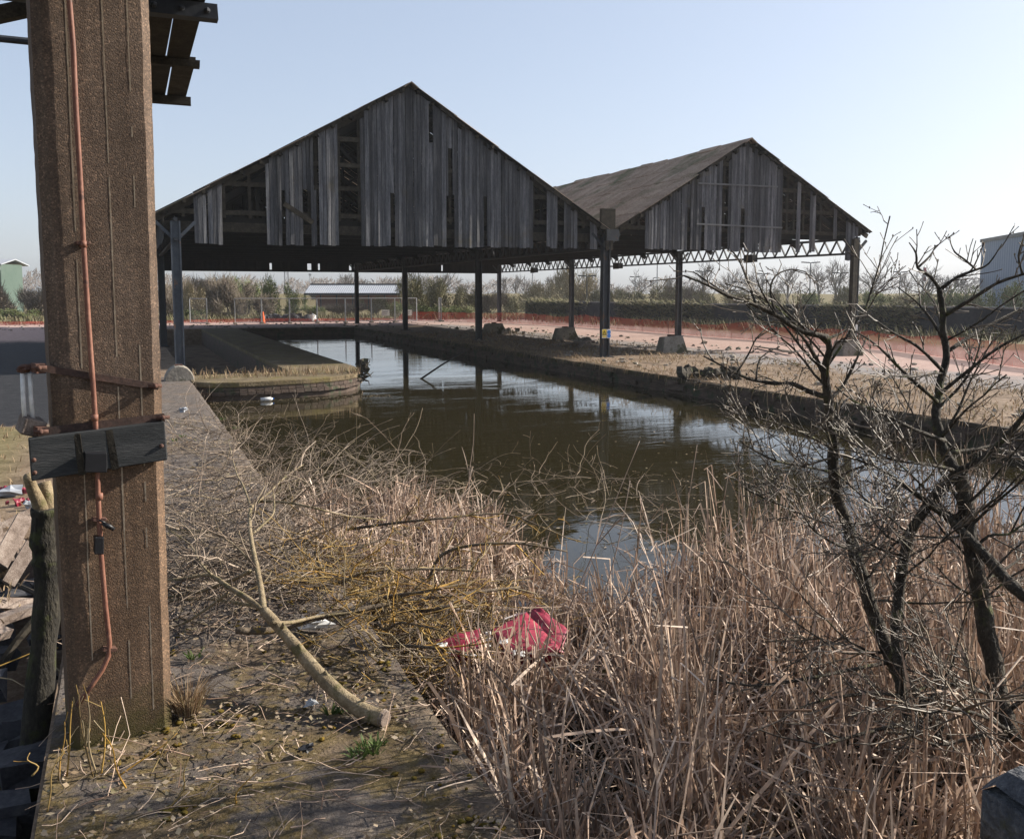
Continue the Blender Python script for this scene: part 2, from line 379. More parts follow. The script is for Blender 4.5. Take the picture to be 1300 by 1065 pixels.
so = bpy.data.objects.new('sun', sl); COL.objects.link(so)
sd = V((cos(SUN_EL)*cos(SUN_AZ), cos(SUN_EL)*sin(SUN_AZ), sin(SUN_EL)))
so.rotation_euler = sd.to_track_quat('Z', 'Y').to_euler(); so.location = sd*60+V((10,20,0))
cam = bpy.data.cameras.new('camera'); co = bpy.data.objects.new('camera', cam); COL.objects.link(co); S.camera = co
cam.sensor_fit = 'HORIZONTAL'; cam.sensor_width = 36; cam.lens = FOC/1300*36; cam.shift_y = -45.5/1300
co.location = EYEV; co.rotation_euler = (pi/2-PIT, 0, -YAW); cam.clip_end = 3000; cam.clip_start = .05
vs = S.view_settings; vs.view_transform = 'Standard'; vs.look = 'None'; vs.exposure = 1.18; vs.gamma = 1
S.cycles.max_bounces = 6; S.cycles.transparent_max_bounces = 24

# ------------------------------------------------------------------ the setting
WZ = -.5
XQ, XI0, XI1, XR_ = 1.6, 4.65, 6.95, 14.95       # left quay edge, pier faces, right quay edge
def rect(mb, x0, x1, y0, y1, z=0):
    mb.add([(x0,y0,z),(x1,y0,z),(x1,y1,z),(x0,y1,z)], [(0,1,2,3)])
g = MB(); E_ = 600
rect(g, -E_, -3.0, -40, 66); rect(g, -3.0, -.5, -40, 2.5); rect(g, -3.0, -.5, 10.4, 66); rect(g, -.5, XQ, -40, 66)
rect(g, XR_, E_, -40, 66); rect(g, -E_, XQ, 66, E_); rect(g, XQ, XR_, 66, E_); rect(g, XR_, E_, 66, E_)
# pit beside the pillar
for a, b_ in (((-3,2.5),(-.5,2.5)),((-.5,2.5),(-.5,10.4)),((-.5,10.4),(-3,10.4)),((-3,10.4),(-3,2.5))):
    g.add([(a[0],a[1],0),(b_[0],b_[1],0),(b_[0],b_[1],-.75),(a[0],a[1],-.75)], [(0,1,2,3)])
rect(g, -3, -.5, 2.5, 10.4, -.75)
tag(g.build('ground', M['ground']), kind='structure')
wt = MB()
rect(wt, XQ-.3, XR_+.3, -20, 27.5, WZ); rect(wt, 4.7, XR_+.3, 27.5, 66, WZ)
tag(wt.build('water', M['water']), kind='structure')
# left quay top with small unevenness
q = MB(); nx, ny = 34, 150
x0, x1, y0, y1 = -.48, XQ, 1.9, 28.9
idx = {}
for j in range(ny+1):
    t = j/ny; y = y0+(y1-y0)*(t**1.6)
    for i in range(nx+1):
        x = x0+(x1-x0)*i/nx
        e = 0.0 if i < nx else .02*nz(y*2.1, 3)+.012*nz(y*9, 5)
        z = .012+.016*nz(x*1.7, y*1.7)+.008*nz(x*7, y*7, 2)+(.0 if i < nx else -.012)
        q.v.append((x+e, y, max(z, .004)))
for j in range(ny):
    for i in range(nx):
        a = j*(nx+1)+i; q.f.append((a, a+1, a+nx+2, a+nx+1))
b0 = len(q.v)
for j in range(ny+1):
    p = q.v[j*(nx+1)+nx]; q.v.append((p[0]-.01, p[1], -1.0))
for j in range(ny): q.f.append((j*(nx+1)+nx, b0+j, b0+j+1, (j+1)*(nx+1)+nx))
tag(q.build('quay', M['quay']), kind='structure')
# coping stones of the quays: rows of worn slabs (part of the quay structure)
def coping(name, pts, width, mat, seg=1.1, z0=-.16, z1=.035, over=.05, side=1):
    mb = MB()
    for (a, b_) in zip(pts[:-1], pts[1:]):
        a = V(a); b_ = V(b_); L = (b_-a).length; n = max(1, int(L/seg)); d = (b_-a)/n; u = d.normalized(); s_ = V((-u.y, u.x, 0))*side
        for k in range(n):
            p = a+d*k+u*.012; e = a+d*(k+1)-u*.012; o = R.uniform(-.025,.02)+over; zz = z1+R.uniform(-.02,.012)
            mb.add([p+s_*(-o)+V((0,0,z0)), e+s_*(-o)+V((0,0,z0)), e+s_*width+V((0,0,z0)), p+s_*width+V((0,0,z0)),
                    p+s_*(-o)+V((0,0,zz)), e+s_*(-o)+V((0,0,zz+R.uniform(-.01,.01))), e+s_*width+V((0,0,zz)), p+s_*width+V((0,0,zz))],
                   [(0,3,2,1),(4,5,6,7),(0,1,5,4),(1,2,6,5),(2,3,7,6),(3,0,4,7)])
    return tag(mb.build(name, mat, bevel=.02), kind='structure')
def wallface(mb, pts, z0, z1, n=1):
    for a, b_ in zip(pts[:-1], pts[1:]):
        mb.add([(a[0],a[1],z0),(b_[0],b_[1],z0),(b_[0],b_[1],z1),(a[0],a[1],z1)], [(0,1,2,3)])
coping('quay_edge', [(XR_, -6, 0), (XR_, 65.0, 0)], .40, M['bank'], .9, z1=.0, side=-1)
coping('quay_edge', [(XI1, 65.0, 0), (XR_+.4, 65.0, 0)], .5, M['bank'], 1.4, side=1)
qw = MB(); wallface(qw, [(XR_+.02, -6), (XR_+.02, 65.05), (XI1, 65.05)], -1.2, -.1)
for k in range(70):      # rough stones proud of the bank face
    y = R.uniform(6, 60); z = R.uniform(-.55, -.2); l = R.uniform(.3, .9)
    qw.box(XR_-R.uniform(.03,.10), XR_+.03, y, y+l, z, z+R.uniform(.1,.2), j=.02)
tag(qw.build('quay_wall', M['brick']), kind='structure')
# central pier between the dry dock and the canal, with its curved brick nose
nose = [(XQ+.0,26.9),(2.1,26.42),(2.8,26.3),(3.7,26.38),(4.6,26.55),(5.4,26.85),(6.05,27.35),(6.55,28.1),(6.85,29.1),(XI1,30.4)]
pier = MB()
top = [(x, y) for x, y in nose]+[(XI1,66.0),(XI0,66.0),(XI0,29.2),(XQ,28.9)]
pier.prism(top, -1.1, -.13)
tag(pier.build('pier', M['brick']), kind='structure')
cp = MB()
def offs(poly, d):
    out = []
    for i, p in enumerate(poly):
        a = V(poly[max(i-1,0)]); b_ = V(poly[min(i+1,len(poly)-1)]); u = (b_-a).normalized(); out.append((p[0]+u.y*d, p[1]-u.x*d))
    return out
on = offs(nose, .05)
on[0] = (XQ-.02, on[0][1])
M['piertop'] = weather('weedy_pier_top', [(.045,.032,.016),(.11,.082,.045),(.21,.165,.10)], 1.2, .95, .8, .03, 18, 0, kind='World', patch=(.12,.095,.035), pscale=1.1, plo=.48, phi=.62)
cp.prism(on+[(XI1+.05,66.0),(XI0-.03,66.0),(XI0-.03,29.16),(XQ-.02,28.86)], -.13, .03)
tag(cp.build('pier_top', M['piertop'], bevel=.03), kind='structure')
bc = MB()      # two string courses of brick round the nose
for (d, z0, z1) in ((.10,-.34,-.25),(.03,-.24,-.14)):
    oo = offs(nose, d); oi = offs(nose, -.1)
    for i in range(len(oo)-1):
        for k in range(4):
            t0, t1 = k/4+.01, (k+1)/4-.01
            L = lambda a, b_, t: (a[0]+(b_[0]-a[0])*t, a[1]+(b_[1]-a[1])*t)
            bc.prism([L(oo[i],oo[i+1],t0), L(oo[i],oo[i+1],t1), L(oi[i],oi[i+1],t1), L(oi[i],oi[i+1],t0)], z0+R.uniform(-.01,.01), z1)
tag(bc.build('pier_wall', M['brick']), kind='structure')
df = MB(); rect(df, XQ, XI0+.1, 28.9, 66, -1.05); wallface(df, [(XQ+.004,28.9),(XQ+.004,66),(XI0,66)], -1.2, 0)
tag(df.build('dock_floor', M['ground']), kind='structure')
# ------------------------------------------------------------------ the two sheds
YF, SP, YB = 31.44, 13.82, 31.44+3*13.82
XL, XM, XRR = 1.535, 17.03, 29.3
AX1, AZ1, AX2, AZ2 = 9.3, 9.62, 23.5, 8.62
ZE = 4.85
def gx(px, py=250): return ony(px, py, YF).x
def gz(px, py): return ony(px, py, YF).z
shedA = thing('canal_shed', (AX1, YF, 0), 'larger derelict timber-gabled shed spanning the canal, nearer to the concrete pillar', 'shed')
shedB = thing('canal_shed', (AX2, YF, 0), 'smaller derelict boarded shed on the right with brown roof slope and open lattice girder', 'shed')
def column(x, y, ztop, parent, mat, r=.15, rust=False):
    mb = MB()
    mb.box(x-.15, x-.105, y-.13, y+.13, .03, ztop); mb.box(x+.105, x+.15, y-.13, y+.13, .03, ztop); mb.box(x-.105, x+.105, y-.03, y+.03, .03, ztop)
    mb.box(x-.26, x+.26, y-.24, y+.24, 0.0, .03)
    mb.bar((x-.13,y,ztop-.5),(x-.6,y,ztop-.02),.08,.1); mb.bar((x+.13,y,ztop-.5),(x+.6,y,ztop-.02),.08,.1)
    return mb.build('column', mat, parent)
for i in range(4):
    y = YF+i*SP
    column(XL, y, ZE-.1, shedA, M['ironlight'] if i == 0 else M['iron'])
    column(XM, y, ZE-.1, shedA, M['iron'])
    column(XRR, y, ZE-.1, shedB, M['iron'])
def lattice(x, parent, zlo=4.17, zhi=4.8):
    mb = MB()
    mb.box(x-.06, x+.06, YF-.2, YB+.2, zlo-.05, zlo+.04); mb.box(x-.06, x+.06, YF-.2, YB+.2, zhi-.05, zhi+.05)
    n = 54; st = (YB-YF)/n
    for k in range(n):
        y = YF+k*st
        mb.bar((x,y,zlo+.03),(x,y+st/2,zhi-.04),.07,.05); mb.bar((x,y+st/2,zhi-.04),(x,y+st,zlo+.03),.07,.05)
    return mb.build('lattice_girder', M['iron'], parent)
lattice(XRR, shedB); lattice(XM, shedA); lattice(XL, shedA)
def truss(y, xa, xb, ax, az, parent, mat, drop=.28, mid=True):
    mb = MB(); zt = ZE-.02; sl = (az-ZE)/(ax-xa)
    rz = lambda x: (az-drop-(ax-x)*(az-ZE)/(ax-xa)) if x < ax else (az-drop-(x-ax)*(az-ZE)/(xb-ax))
    mb.bar((xa,y,zt),(xb,y,zt),.12,.22); mb.bar((xa,y,rz(xa)),(ax,y,rz(ax)),.12,.2); mb.bar((ax,y,rz(ax)),(xb,y,rz(xb)),.12,.2)
    n = 6
    for k in range(1, n):
        x = xa+(xb-xa)*k/n
        mb.bar((x,y,zt),(x,y,rz(x)-.05),.1,.12)
        if k < n-1 or True:
            x2 = x+(1 if x < ax-.1 else -1)*(xb-xa)/n
            if abs(x-ax) > .3: mb.bar((x,y+.06,rz(x)-.1),(x2,y+.06,zt),.1,.1)
    return mb.build('truss', mat, parent)
for i in range(13):
    y = YF+.28+i*SP/4
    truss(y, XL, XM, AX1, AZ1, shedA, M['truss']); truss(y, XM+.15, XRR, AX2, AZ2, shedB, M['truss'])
def roof(xe, ze, xr, zr, parent, sag=0.05, holes=.012, rows=5, seed=1, y0=YF-.22, y1=YB+.25, purl=True):
    """one slope of corrugated sheets: rows lap down the slope, 1.05 m sheets, some missing"""
    rr = random.Random(seed); mb = MB(); u = V((xr-xe, 0, zr-ze)); L = u.length; u.normalize(); n = V((-u.z, 0, u.x));
    if n.z < 0: n = -n
    sw = 1.06; ns = int((y1-y0)/sw); spb = 12
    for r in range(rows):
        s0 = L*r/rows-(.14 if r else .0); s1 = L*(r+1)/rows+.0
        for k in range(ns+1):
            if rr.random() < holes: continue
            ya = y0+k*sw; yb = min(ya+sw+.05, y1)
            if k == 0: ya += rr.uniform(-.10,.06)
            lift = .006*((k+r) % 2)+.006*r+rr.uniform(-.003,.005)
            ds = rr.uniform(-.05,.05) if r == 0 else rr.uniform(-.02,.02); tw = rr.uniform(-.02,.02)
            b = len(mb.v)
            for i in range(spb+1):
                y = ya+(yb-ya)*i/spb; c = .022*sin(2*pi*(y-y0)/.177)
                sg = -sag*sin(pi*((y-y0)/(y1-y0)*3 % 1))
                for s_ in (s0+ds, s1):
                    p = V((xe, y, ze))+u*s_+n*(c+lift+tw*(i/spb-.5)+(.012 if s_ == s0+ds else 0))+V((0,0,sg*(s_/L)))
                    mb.v.append(tuple(p))
            for i in range(spb): mb.f.append((b+2*i, b+2*i+1, b+2*i+3, b+2*i+2) if xr > xe else (b+2*i+2, b+2*i+3, b+2*i+1, b+2*i))
    o = mb.build('roof', M['roof'], parent); o.data.materials.append(M['truss'])  # interior shade put into the colour: near-black slot for the sheets' underside
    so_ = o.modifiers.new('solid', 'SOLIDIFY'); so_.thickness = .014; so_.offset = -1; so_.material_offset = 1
    pb = MB()
    for k in range(7):
        s_ = L*(k+.25)/7; p = V((xe, 0, ze))+u*s_-n*.12
        pb.bar((p.x, y0+.1, p.z), (p.x, y1-.1, p.z), .1, .14, up=n)
    pb.build('purlin', M['truss'], o)
    return o
EL = ony(196, 271, YF-.2); ER = ony(1107, 295, YF-.2)
VX, VZ = 17.15, 4.86
roof(EL.x, EL.z, AX1, AZ1, shedA, holes=.02, seed=3)
roof(VX-.1, VZ, AX1, AZ1, shedA, holes=.012, seed=4)
roof(VX+.1, VZ, AX2, AZ2, shedB, holes=.004, seed=5, sag=.06)
roof(ER.x, ER.z, AX2, AZ2, shedB, holes=.012, seed=6)
for (ax, az, par) in ((AX1, AZ1, shedA), (AX2, AZ2, shedB)):
    mb = MB(); y = YF-.3; k = 0
    while y < YB+.2:
        l = R.uniform(.9,1.6); sg = -.05*sin(pi*((y-YF)/(YB-YF)*3 % 1)) if y > YF else 0
        if True:
            z = az+.05+sg+R.uniform(-.03,.03); dz = R.uniform(-.03,.03)
            mb.add([(ax-.26,y,z-.16),(ax,y,z+.03),(ax+.26,y,z-.16),(ax-.26,y+l,z-.16+dz),(ax,y+l,z+.03+dz),(ax+.26,y+l,z-.16+dz)], [(0,1,4,3),(1,2,5,4)])
        y += l*.98
    o = mb.build('ridge_cap', M['roof'], par); o.modifiers.new('solid', 'SOLIDIFY').thickness = .03
gt = MB(); gt.box(VX-.22, VX+.22, YF-.35, YB, VZ-.16, VZ-.02); gt.box(VX-.26, VX+.26, YF-.36, YF-.2, VZ-.42, VZ+.0)
gt.build('valley_gutter', M['iron'], shedA)
# rake boards
def rake(x, ax, az, xe, ze, below=.07):
    t = (x-xe)/(ax-xe) if ax != xe else 0
    return ze+(az-ze)*t-below
def zroofA(x): return rake(x, AX1, AZ1, EL.x, EL.z) if x < AX1 else rake(x, AX1, AZ1, VX, VZ)
def zroofB(x): return rake(x, AX2, AZ2, VX, VZ) if x < AX2 else rake(x, AX2, AZ2, ER.x, ER.z)
def gable(parent, zr, segs, name='gable_boards', Y=YF, bw=.14, mat=None, zb_noise=.025, gap=1):
    """segs: (x0, x1, ztop or None for the roof line, zbottom); real separate boards with real gaps"""
    mb = MB()
    for (x0, x1, zt, zb) in segs:
        n = max(1, round((x1-x0)/bw)); wd = (x1-x0)/n
        for k in range(n):
            a = x0+k*wd+.004*gap; b_ = x0+(k+1)*wd-(.004+R.choice((0,0,0,.006,.012)))*gap+(0 if gap else .01); y = Y-.02+R.uniform(-.014,.010)
            zb_ = zb+R.uniform(-zb_noise, zb_noise)*(1 if R.random() < .85 else 3); ti = R.uniform(-.006,.006)*gap
            za = (zr(a) if zt is None else zt)-(R.uniform(.0,.05) if R.random() < .8 else R.uniform(.05,.3)); zc = (zr(b_) if zt is None else zt)-(zr(a)-za if zt is None else 0)
            if za <= zb_+.05 or zc <= zb_+.05: continue
            tw = R.uniform(-.012,.012)
            mb.hexa([V((a+ti,y+tw,zb_)),V((b_+ti,y-tw,zb_)),V((b_+ti,y+.022-tw,zb_)),V((a+ti,y+.022+tw,zb_)),
                     V((a,y,za)),V((b_,y,zc)),V((b_,y+.022,zc)),V((a,y+.022,za))])
    return mb.build(name, mat or M['board'], parent)
def iv(a, b_, zt=None, yb=313, ztpx=None):
    m = (a+b_)/2
    return (gx(a), gx(b_), None if ztpx is None else gz(m, ztpx), gz(m, yb))
segA = [iv(245.2,262,None,309), iv(263.2,281.7,None,310), iv(337.5,357.2,None,311.5), iv(357.2,362,None,241), iv(362,384.5,None,311.5), iv(384.5,394.5,None,241.5),
        iv(394.5,398.5,None,312), iv(398.5,401.5,None,312,ztpx=241), iv(405,430,None,311.8), iv(458,495.4,None,312.5), iv(495.4,500.8,None,245), iv(500.8,545,None,313),
        iv(545,550,None,134), iv(545,550,None,313,ztpx=181), iv(550,566.5,None,313), iv(566.5,569.5,None,248), iv(569.5,574.5,None,188), iv(574.5,576.5,None,248), iv(576.5,613.7,None,314),
        iv(613.7,617.8,None,249), iv(617.8,677,None,314.5), iv(694,707.8,None,315), iv(716,733,None,315.5), iv(749.3,758.5,None,316)]
gable(shedA, zroofA, segA)
segB = [iv(804,819.5,None,262), iv(819.5,872.8,None,317), iv(872.8,876.8,None,263), iv(876.8,891,None,317.5), iv(891,895,None,263), iv(895,917,None,318), iv(924.5,941,None,319.5),
        iv(941,945.5,None,265), iv(945.5,993,None,320.5), iv(1011.8,1016.6,None,320), iv(1028.8,1036,None,320.5), iv(1059,1063,None,304), iv(1075,1090.5,None,331)]
gable(shedB, zroofB, segB)
# rear gables: boards down to the tie with a few slits of daylight
def rear(parent, zr, xa, xb, zb, gaps):
    s, x = [], xa
    for g0, g1 in gaps: s.append((x, g0, None, zb)); s.append((g0, g1, None, zb+.75)); x = g1
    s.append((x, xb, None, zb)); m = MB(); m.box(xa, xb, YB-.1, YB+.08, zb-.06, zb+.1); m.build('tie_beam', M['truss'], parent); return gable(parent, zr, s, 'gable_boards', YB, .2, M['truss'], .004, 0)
def rx(px): return ony(px, 338, YB).x
rear(shedA, zroofA, XL-.5, XM, 4.12, [(rx(342),rx(345)),(rx(390),rx(395)),(rx(403.5),rx(406)),(rx(443),rx(446)),(rx(449),rx(450.5))])
rear(shedB, zroofB, XM, XRR, 4.12, [(rx(560),rx(562))])
# front gable framing: rails, studs, rafter behind the boards
def framing(parent, zr, xa, xb, rails, studs):
    mb = MB()
    for z in rails:
        xs = [xa+(xb-xa)*k/200 for k in range(201)]; ok = [x for x in xs if zr(x) > z+.1]
        if len(ok) > 2: mb.bar((ok[0], YF+.09, z), (ok[-1], YF+.09, z), .10, .15, j=.008)
    for x in studs:
        if zr(x) > 5.0: mb.bar((x, YF+.10, 4.9), (x, YF+.10, zr(x)-.1), .10, .09, up=V((0,1,0)), j=.006)
    return mb.build('gable_frame', M['frame'], parent)
railsA = [gz(430,274), gz(430,239), gz(430,209), gz(430,176), gz(520,150)]
framing(shedA, zroofA, EL.x+.3, VX-.3, railsA, [gx(p) for p in (232,284,317,345,393,402,431,457,498,533,572,616,650,678,700,720,742)])
framing(shedB, zroofB, VX+.3, ER.x-.4, [gz(1020,294)-.05, gz(1020,269), gz(990,241), gz(950,210)], [gx(p) for p in (786,812,845,875,893,920,943,970,994,1001,1010,1022,1044,1062,1080)])
for par, ax, az, pts in ((shedA, AX1, AZ1, [(EL.x,EL.z),(AX1,AZ1),(VX-.2,VZ)]), (shedB, AX2, AZ2, [(VX+.2,VZ),(AX2,AZ2),(ER.x,ER.z)])):
    mb = MB()
    for (a, b_) in zip(pts[:-1], pts[1:]):
        mb.bar((a[0],YF+.08,a[1]-.16), (b_[0],YF+.08,b_[1]-.16), .1, .2, j=.01)
        for k in range(14):      # purlin ends poking past the boards
            t = (k+.5)/14; mb.bar((a[0]+(b_[0]-a[0])*t, YF-R.uniform(.12,.3), a[1]+(b_[1]-a[1])*t-.09), (a[0]+(b_[0]-a[0])*t, YF+.2, a[1]+(b_[1]-a[1])*t-.09), .09, .11)
    mb.build('rafter', M['frame'], par)
    mb = MB()                    # thin weathered edge boards, broken here and there
    for (a, b_) in zip(pts[:-1], pts[1:]):
        n = 7
        for k in range(n):
            if R.random() < .16: continue
            p = V((a[0]+(b_[0]-a[0])*k/n, YF-.13, a[1]+(b_[1]-a[1])*k/n-.02)); e = V((a[0]+(b_[0]-a[0])*(k+.98)/n, YF-.13, a[1]+(b_[1]-a[1])*(k+.98)/n-.02))
            mb = MB(); mb.bar(p, e, .03, .13, j=.012); mb.build('barge_board', M['frame'], par)
# tie boards and eaves clutter under the front gables
mb = MB()
mb.bar((EL.x+.2,YF+.2,4.62),(VX,YF+.2,4.55),.12,.3); mb.bar((gx(362,258)-.05,YF-.06,gz(361,259)),(gx(397,282),YF-.06,gz(397,283)),.03,.16)
mb.build('loose_board', M['frame'], shedA)
mb = MB(); mb.bar((gx(885),YF-.06,gz(885,233)),(gx(986),YF-.06,gz(986,237.5)),.03,.06); mb.bar((gx(884),YF-.06,gz(884,284.5)),(gx(993),YF-.06,gz(993,289.5)),.03,.06)
mb.build('rail', M['coping'], shedB)
mb = MB(); mb.box(gx(768)-.3,gx(768)+.3,YF-.3,YF-.15,gz(768,292),gz(768,266))
mb.box(gx(764.5),gx(768.5),YF-.34,YF-.305,gz(768,318),gz(768,291)); mb.box(gx(770.5),gx(773.5),YF-.34,YF-.305,gz(768,318),gz(768,291))
mb.build('gutter_box', M['frame'], shedA)
# eave boards hanging down inside the left edge and along the back
mb = MB()
for k in range(int((YB-YF)/.35)):
    y = YF+k*.35
    if R.random() < .9: mb.box(EL.x+.25, EL.x+.28, y, y+.33, 4.15+R.uniform(-.05,.05), EL.z-.02, j=.01)
mb.build('eave_boards', M['truss'], shedA)
tp = V((XRR-.75, YF-.75, 0))
mb = MB(); mb.bar((tp.x,tp.y,0),(tp.x+.35,tp.y+.35,4.75),.24,.2,up=V((0,1,0)),j=.01)
mb.build('timber_prop', M['frame'], shedB)
dp = MB(); dp.tube([(XRR-.26,YF-.2,.1),(XRR-.28,YF-.2,3.0),(XRR-.25,YF-.2,4.7)], .05, 8); dp.build('drainpipe', M['rustcol'], shedB, True)
# floodlights hung under the lattice girder
FL = ['dark floodlight on the lattice girder just left of the middle column with the warning sign', 'dark floodlight on the lattice girder just right of the middle column with the warning sign', 'dark floodlight under the front bay of the lattice girder, nearest the right gable end']
f0 = None
for k, px in enumerate((682, 789, 958)):
    v = ray(px, 338); t = XRR/v.x; p = EYEV+v*t
    lo = (XRR-.05, p.y, 4.02)
    if f0 is None:
        f0 = thing('floodlight', lo, FL[0], 'floodlight', 'floodlights on the lattice girder')
        a = MB(); a.box(lo[0]-.34,lo[0]-.02,lo[1]-.3,lo[1]+.3,lo[2]-.02,lo[2]+.3,M=None,j=.02); a.box(lo[0]-.38,lo[0]-.33,lo[1]-.34,lo[1]+.34,lo[2]-.06,lo[2]+.34); a.build('housing', M['black'], f0)
        a = MB(); a.bar((lo[0]-.1,lo[1]-.2,lo[2]+.3),(lo[0],lo[1],lo[2]+.6),.05,.03); a.bar((lo[0]-.1,lo[1]+.2,lo[2]+.3),(lo[0],lo[1],lo[2]+.6),.05,.03); a.build('bracket', M['iron'], f0)
    else: copy_tree(f0, lo, 0, 1, FL[k])
# signs on the front middle column
def sign(name, px0, px1, py0, py1, label, kind):
    Y = YF-.17; a = ony(px0, py1, Y); b_ = ony(px1, py0, Y)
    t = thing(name, (a.x, Y, a.z), label, 'sign'); W, H = b_.x-a.x, b_.z-a.z
    m = MB(); m.box(a.x, b_.x, Y-.012, Y, a.z, b_.z); m.build('panel', M['white'], t)
    if kind == 0:
        m = MB(); m.box(a.x+.01, b_.x-.01, Y-.016, Y-.013, a.z+.3*H, b_.z-.01); m.build('yellow_field', M['yellow'], t)
        cx = (a.x+b_.x)/2; z0 = a.z+.36*H; z1 = b_.z-.04
        m = MB(); m.add([(cx-.09,Y-.02,z0),(cx+.09,Y-.02,z0),(cx,Y-.02,z1),(cx-.055,Y-.02,z0+.025),(cx+.055,Y-.02,z0+.025),(cx,Y-.02,z1-.05)], [(0,1,4,3),(1,2,5,4),(2,0,3,5)])
        m.box(cx-.008, cx+.008, Y-.022, Y-.019, z0+.06, z1-.08); m.box(cx-.008, cx+.008, Y-.022, Y-.019, z0+.035, z0+.05); m.build('triangle_symbol', M['black'], t)
        m = MB(); m.box(a.x+.02, b_.x-.02, Y-.016, Y-.013, a.z+.03, a.z+.25*H); m.build('lower_field', M['yellow'], t)
    else:
        m = MB()
        for zc in (.68, .27):
            c = V(((a.x+b_.x)/2, Y-.016, a.z+zc*H)); r = .075; pts = [(c.x+r*cos(2*pi*i/16), c.y, c.z+r*sin(2*pi*i/16)) for i in range(16)]
            m.add(pts, [tuple(range(16))])
        m.build('mandatory_symbols', M['blue'], t)
sign('warning_sign', 764, 770, 418, 429.5, 'yellow warning sign with black triangle on the front middle column', 'a' and 0)
sign('safety_sign', 770.4, 775.4, 418, 429.5, 'white sign with blue round symbols beside the yellow warning sign', 1)
p = ony(1084, 424, YF-.2); t = thing('meter_box', (p.x, p.y, p.z), 'small pale meter box strapped to the right-hand shed column', 'box')
m = MB(); m.box(p.x-.13,p.x+.13,p.y-.08,p.y+.1,p.z,p.z+.5); m.build('case', M['galv'], t, bevel=.015)
m = MB(); m.box(p.x-.09,p.x+.09,p.y-.09,p.y-.081,p.z+.08,p.z+.42); m.build('door', M['white'], t)
m = MB(); m.bar((p.x-.3,p.y,p.z+.56),(p.x+.3,p.y,p.z+.56),.04,.03); m.bar((p.x-.3,p.y,p.z-.04),(p.x+.3,p.y,p.z-.04),.04,.03); m.build('strap', M['galv'], t)

# ------------------------------------------------------------------ concrete pillar with its fittings
PB = V((-.105, 5.38, 0)); pr = math.atan2(.06, .5)
pil = thing('concrete_pillar', PB, 'tall brown aggregate concrete pillar with a rusty conduit running down it', 'pillar')
def pl(x, y, z): return V((PB.x+x*cos(pr)-y*sin(pr), PB.y+x*sin(pr)+y*cos(pr), z))
PW0, PW1, PD, PH = .264, .285, .42, 5.4
def pw(z): return PW0+(PW1-PW0)*z/4
mb = MB(); ch = .046; zs = [-.8+i*.05 for i in range(125)]
ring = lambda z: [(-pw(z)+ch,0),(pw(z)-ch,0),(pw(z),ch),(pw(z),PD),(-pw(z),PD),(-pw(z),ch)]
for z in zs:
    for (x, y) in ring(z): mb.v.append(tuple(pl(x+.003*nz(x*9,z*3,1)+.004*nz(x*31,z*13,4), y+.002*nz(x*5,z*2)+.0015*nz(x*40,z*17), z)))
for i in range(len(zs)-1):
    for k in range(6): mb.f.append((i*6+k, i*6+(k+1) % 6, (i+1)*6+(k+1) % 6, (i+1)*6+k))
mb.f.append(tuple((len(zs)-1)*6+k for k in range(6)))
mb.build('shaft', M['pillar'], pil)
mb = MB()
for (x, za, zb) in ((-.125,2.1,4.3),(-.14,.5,.95),(-.138,1.1,1.5),(.048,.05,4.3),(.05,1.2,1.75),(.17,2.9,4.2),(.165,1.35,2.35),(.162,.15,1.1)):
    z = za
    while z < zb:
        l = R.uniform(.05,.22)
        if R.random() < .8: mb.bar(pl(x, -.0015, z), pl(x, -.0015, z+l), R.uniform(.005,.008), .001, up=V((0,1,0)))
        z += l
mb.build('board_mark', M['fin'], pil)
# conduit follows the face, bends at the foot
Yp = 5.385
def pf(px, py, off=-.03):
    v = ray(px, py); n = V((sin(pr), -cos(pr), 0)); o = pl(0, off, 0); t = (o-EYEV).dot(n)/v.dot(n); return EYEV+v*t
mb = MB(); cps = [(84,-60),(88,0),(93,60),(96,130),(102,230),(106,310),(113,420),(119,500),(122,550),(125,640),(128,700),(134,770),(139,815),(138,832),(130,850),(115,872),(98,895)]
mb.tube([pf(*c) for c in cps], [.0135]*len(cps), 8)
for c in ((106,310),(120,530),(126,630)): mb.tube([pf(c[0],c[1]-4), pf(c[0],c[1]+4)], .019, 8)
cd = mb.build('conduit', M['pipe'], pil, True)
for c in ((105,309),(126,658),(139,822)):
    m = MB(); a = pf(c[0]-8,c[1],-.004); b_ = pf(c[0]+8,c[1],-.004); m.bar(a+V((0,-.012,0)), b_+V((0,-.012,0)), .05, .018); m.ball(a+V((0,-.02,0)), .009); m.ball(b_+V((0,-.02,0)), .009); m.build('clip', M['rustcol'], cd)
def strap(a, b_, h, t, name, mat, off=-.008):
    m = MB(); p = pf(a[0], a[1], off); e = pf(b_[0], b_[1], off); m.bar(p, e, .014, h, j=.002); return m.build(name, mat, pil)
s1 = strap((48,466),(201,491),.036,0,'iron_strap',M['strapiron']); s2 = strap((50,549),(209,530),.046,0,'iron_strap',M['strapiron'])
for s_, c in ((s1,(197,490)),(s2,(207,530)),(s2,(52,548)),(s1,(50,467))):
    m = MB(); p = pf(c[0],c[1],-.03); m.tube([p+V((0,.03,0)),p+V((0,-.03,0))], .013, 6); m.tube([p+V((-.035,0,0)),p+V((.035,0,0))], .011, 6); m.build('bolt', M['rustcol'], s_, True)
m = MB(); a, b_, c, d = [pf(x, y, -.062) for x, y in ((36,557),(209,535),(213,584),(40,611))]
n_ = V((-sin(pr), cos(pr), 0))*.052
m.hexa([d, c, c+n_, d+n_, a, b_, b_+n_, a+n_]); bd = m.build('timber_board', M['tar'], pil, bevel=.006)
for c in ((43,584),(205,566),(44,600)):
    m = MB(); p = pf(c[0],c[1],-.066); m.ball(p, .012); m.build('bolt', M['rustcol'], bd, True)
